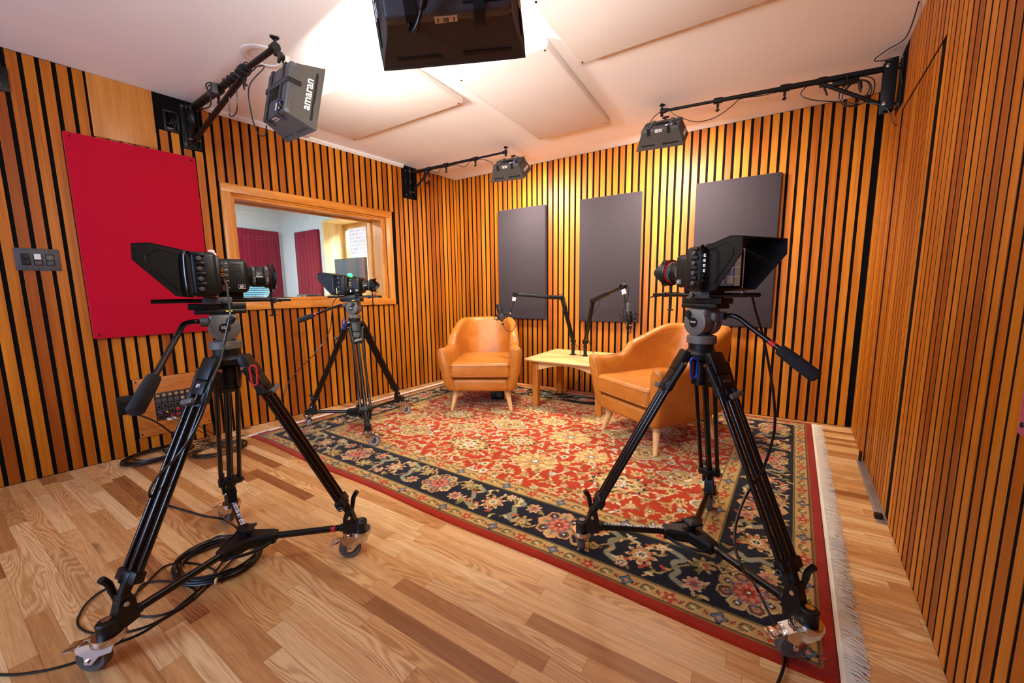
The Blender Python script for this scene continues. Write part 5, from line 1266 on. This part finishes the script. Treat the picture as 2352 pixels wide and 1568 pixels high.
cable('microphone_cable', [bot-ax*.038, fixed(1447, 766, 2.96), fixed(1440, 756, 2.97), fixed(1435, 735, 2.98), fixed(1432, 712, 2.99), fixed(1441, 685, 3.01), fixed(1444, 662, 3.02), fixed(1434, 650, 3.03), fixed(1420, 666, 3.06), fixed(1395, 676, 3.15), fixed(1380, 678, 3.22), fixed(1376, 700, 3.30), fixed(1360, 725, 3.35), fixed(1348, 745, 3.38), fixed(1352, 780, 3.42), fixed(1358, 800, 3.46), fixed(1363, 812, 3.50)], .0028, 'thin black cable running along the right microphone arm', 'microphone cables')
# ------------------------------------------------------------------ cables on the floor and between cameras
def gp(*P, z=.005): return [G(x, y, z) if len(q) == 2 else G(x, y, q[2]) for q in P for x, y in [q[:2]]]
def loops(c, R, n, r, seed, sx=1, rot=0, z0=.0, drift=(0, 0)):
    rr = np.random.RandomState(seed); P = []
    for k in range(n*12):
        a = k*2*pi/12; f = k/(n*12); q = R*(1+.10*sin(a*.31+seed)+rr.uniform(-.025, .025)); x, y = cos(a)*q*sx, sin(a)*q
        P.append(Vector((c[0]+x*cos(rot)-y*sin(rot)+drift[0]*f, c[1]+x*sin(rot)+y*cos(rot)+drift[1]*f, z0+r+f*n*r*1.1+rr.uniform(0, r))))
    return P
cc = G(505, 1292)
P = loops(cc, .125, 9, .0032, 11, 1.15, .4)
cable('cable_coil', P, .0032, 'neat coil of black cable on the floor beneath the left foreground dolly', n=6)
P = gp((600, 1262), (560, 1235), (500, 1232), (455, 1262), (408, 1290), (422, 1325), (470, 1335), (495, 1312), (440, 1292), (380, 1300), (330, 1345), (300, 1380), (320, 1415), (390, 1405), (450, 1360), (395, 1335), (330, 1340), (302, 1375), (250, 1350), (200, 1385), (178, 1428), (205, 1452), (270, 1455), (330, 1440), (390, 1412), (450, 1370), (500, 1320), (540, 1280))
for i, p in enumerate(P): p.z = .0035+.004*((i*7) % 5)/5
cable('loose_cable', P, .0036, 'loose black cable spread in wide loops by the left foreground dolly')
cable('loose_cable', [p for p in gp((530, 1262, .006), (480, 1330, .004), (400, 1400, .004), (330, 1450, .004), (265, 1478, .004), (200, 1510, .004), (130, 1533, .004), (60, 1546, .004), (0, 1549, .004), (-80, 1540, .004))], .0036, 'black cable leaving the picture at the lower left corner')
# cable of the left camera: down the tripod to the coil
def CL(c, h, p, z0=0):  # camera-local to world
    a = math.atan2(h[1], h[0]); return Vector((c[0]+cos(a)*p[0]-sin(a)*p[1], c[1]+sin(a)*p[0]+cos(a)*p[1], z0+p[2]))
s_ = CL(c1, h1, (.010, -.066, .090), CZ_)
b = MB(); b.cyl(s_-Vector((0, 0, 0)), CL(c1, h1, (.014, -.092, .080), CZ_), .0065, .005, n=12); b.cyl(CL(c1, h1, (.014, -.092, .080), CZ_), CL(c1, h1, (.017, -.102, .074), CZ_), .004, n=10)
pl_ = tag(b.build('cable_plug', 'chrome'), 'bright plug with blue cord in the side of the left foreground camera', 'plug')
aw = lambda px, py, d: AD(px, py, d)
dd = 1.30
cable('camera_cable', [CL(c1, h1, (.016, -.100, .076), CZ_), aw(525, 690, dd), aw(528, 725, dd-.02), aw(520, 765, dd-.02), aw(512, 800, dd-.03), aw(505, 830, 1.24), aw(488, 870, 1.18), aw(468, 940, 1.16), aw(440, 1000, 1.14), aw(405, 1050, 1.12), aw(365, 1090, 1.16), aw(343, 1130, 1.22), aw(355, 1150, 1.24), aw(400, 1165, 1.20), aw(470, 1185, 1.16), aw(520, 1195, 1.15), G(555, 1225, .10), G(560, 1262, .02)], .0036, 'blue-black cable dropping from the left foreground camera along its tripod leg')
# cable of the right camera
cable('camera_cable', [CL(c3, h3, (-.13, -.02, .03), CZ_), aw(1726, 680, 1.38), aw(1735, 712, 1.36), aw(1752, 770, 1.34), aw(1768, 850, 1.30), aw(1778, 920, 1.27), aw(1778, 990, 1.25), aw(1755, 1070, 1.24), aw(1715, 1135, 1.22), aw(1692, 1195, 1.19), aw(1688, 1250, 1.14), aw(1705, 1305, 1.09), G(1735, 1345, .10), G(1760, 1395, .05), G(1790, 1455, .02), G(1802, 1510, .014), G(1792, 1556, .014), G(1770, 1600, .004)], .0042, 'long black cable hanging from the right camera across the rug to the floor')
# cable of the middle camera, over to the wall floor
wy = lambda px, py, d: AD(px, py, d)
cable('camera_cable', [CL(c2, h2, (.012, -.070, .090), CZ_), CL(c2, h2, (.016, -.115, .075), CZ_), wy(768, 690, 2.78), wy(762, 715, 2.76), wy(760, 745, 2.78), wy(750, 775, 2.80), wy(725, 810, 2.72), wy(690, 845, 2.54), wy(662, 880, 2.42), wy(652, 905, 2.37), wy(652, 940, 2.33), G(645, 978, .02), G(615, 990, .006), G(590, 996, .006), G(540, 1003, .006), G(490, 1016, .006), G(450, 1026, .006)], .003, 'thin cable swagged from the middle camera down to the floor by the rug corner')
b = MB(); b.cyl(CL(c2, h2, (.010, -.066, .090), CZ_-.01), CL(c2, h2, (.014, -.105, .080), CZ_-.01), .0065, .005, n=12); tag(b.build('cable_plug', 'chrome'), 'bright plug in the side of the middle camera', 'plug')
# wall side coils and cords
cA = G(352, 1052)
cable('cable_coil', loops(cA, .130, 5, .0055, 21, 1.25, 1.35, drift=(.03, .05))+[G(400, 1036, .02)], .0055, 'thick black mains cable coiled on the floor by the left wall', n=7)
cable('cable_coil', loops(G(505, 1035), .115, 7, .003, 22, 1.3, 1.3), .003, 'thin black cable coiled on the floor behind the left tripod', n=6)
so = WL.P(y2(.752), .016, .333)
cable('power_cable', [so+Vector((.012, 0, .002)), so+Vector((.05, .005, -.01)), WL.P(y2(.80), .07, .29), WL.P(y2(.88), .10, .22), WL.P(y2(.95), .12, .12), WL.P(y2(1.0), .14, .03), G(395, 1045, .012), G(370, 1030, .012)], .0055, 'thick mains cord plugged in the low wall socket, drooping to the floor')
b = MB(); b.lathe([(.016, 0), (.017, .010), (.012, .026), (.007, .036)], so, (1, .1, -.15), 14); tag(b.build('mains_plug', 'black'), 'round black mains plug in the low wall socket', 'plug')
for i, (cx_, m2) in enumerate(((-.083, 'blue'), (-.050, 'gold'))):
    p0 = WL.P(pcx+cx_, .018, pcz+.078-3*.0385); b = MB(); b.m = 0; b.lathe([(.0075, 0), (.0078, .014), (.006, .018)], p0, (1, .1, -.25), 12); b.m = 1; b.lathe([(.0062, .017), (.0062, .021), (.0045, .024)], p0, (1, .1, -.25), 12); b.m = 2; b.lathe([(.0045, .023), (.0035, .042)], p0, (1, .1, -.25), 10)
    k_ = thing('cable_plug', 'plug with red sleeve and %s collar in the connector plate' % ('blue' if i == 0 else 'yellow'), 'plug', tuple(p0))
    for v in b.v: v -= p0
    b.build('plug_body', ['chrome', 'blue' if i == 0 else 'yellow', 'red'], k_)
    cable('signal_cable', [p0+Vector((.04, .004, -.010)), p0+Vector((.075, .03, -.035)), p0+Vector((.11, .09, -.085)), p0+Vector((.13, .16, -.16)), p0+Vector((.14, .22, -.235)), G(430+i*20, 1020, .006), G(470, 1012+i*8, .006), G(530, 1030, .006)], .0028, 'thin dark cable from the %s plug of the connector plate to the floor' % ('first' if i == 0 else 'second'))
b = MB(); b.box(tuple(WL.P(pcx-.035, .075, pcz-.085)), (.03, .045, .014), bev=.002); tag(b.build('cable_label', 'white'), 'small white paper tag on the cables below the connector plate', 'tag')
# under and behind the table
cable('loose_cable', loops((-1.37, 3.47), .10, 3, .004, 31, 1.9, .1, z0=RZ)+[Vector((-1.1, 3.55, RZ+.006)), Vector((-.9, 3.62, RZ+.006))], .004, 'tangle of black cable on the rug under the side table')
cable('loose_cable', loops((-1.82, 3.55), .09, 2, .0035, 33, 2.2, .2, z0=RZ)+[Vector((-2.05, 3.60, RZ+.006)), Vector((-2.3, 3.66, RZ+.006))], .0035, 'black cable loops on the rug behind the left armchair')
cable('loose_cable', [Vector((-1.50, 3.72, TT+.005)), Vector((-1.50, 3.765, .40)), Vector((-1.47, 3.70, .20)), Vector((-1.58, 3.62, .06)), Vector((-1.62, 3.55, RZ+.006)), Vector((-1.75, 3.50, RZ+.006))], .0028, 'thin cable falling behind the side table')
t = thing('power_box', 'small black box on the rug under the left armchair', 'box', (-2.13, 3.12, RZ), (0, 0, .5))
b = MB(); b.box((0, 0, .045), (.13, .07, .088), bev=.006); b.build('case', 'black', t)
b = MB(); b.box((.02, -.036, .05), (.05, .004, .05), bev=.001); b.build('socket', 'dgrey', t)
# little cable tie / roller on the floor
t = thing('cable_tie', 'small tan round cable tie lying on the floor beside the cable coil', 'cable tie', tuple(G(501, 1340)))
b = MB(); b.lathe([(.004, -.004), (.0145, -.004), (.0155, -.002), (.0155, .002), (.0145, .004), (.004, .004)], (0, 0, .016), (-.75, -.6, .1), 24); b.build('disc', 'beech', t)
b = MB(); b.box((0, 0, .004), (.016, .012, .006), bev=.001); b.build('loop', 'beech', t)
# door hardware scraps at the threshold
b = MB()
q = WR.P(DB-.005, .02, .012); b.box(tuple(q+Vector((0, 0, .03))), (.012, .03, .06), bev=.002); tag(b.build('door_sweep_end', 'black'), 'black rubber scrap at the far end of the metal threshold', 'door seal')
b = MB(); q = WR.P(DA+.01, .03, .012); b.box(tuple(q+Vector((0, 0, .012))), (.03, .03, .024), bev=.004); tag(b.build('door_sweep_end', 'black'), 'black rubber scrap at the near end of the metal threshold', 'door seal')
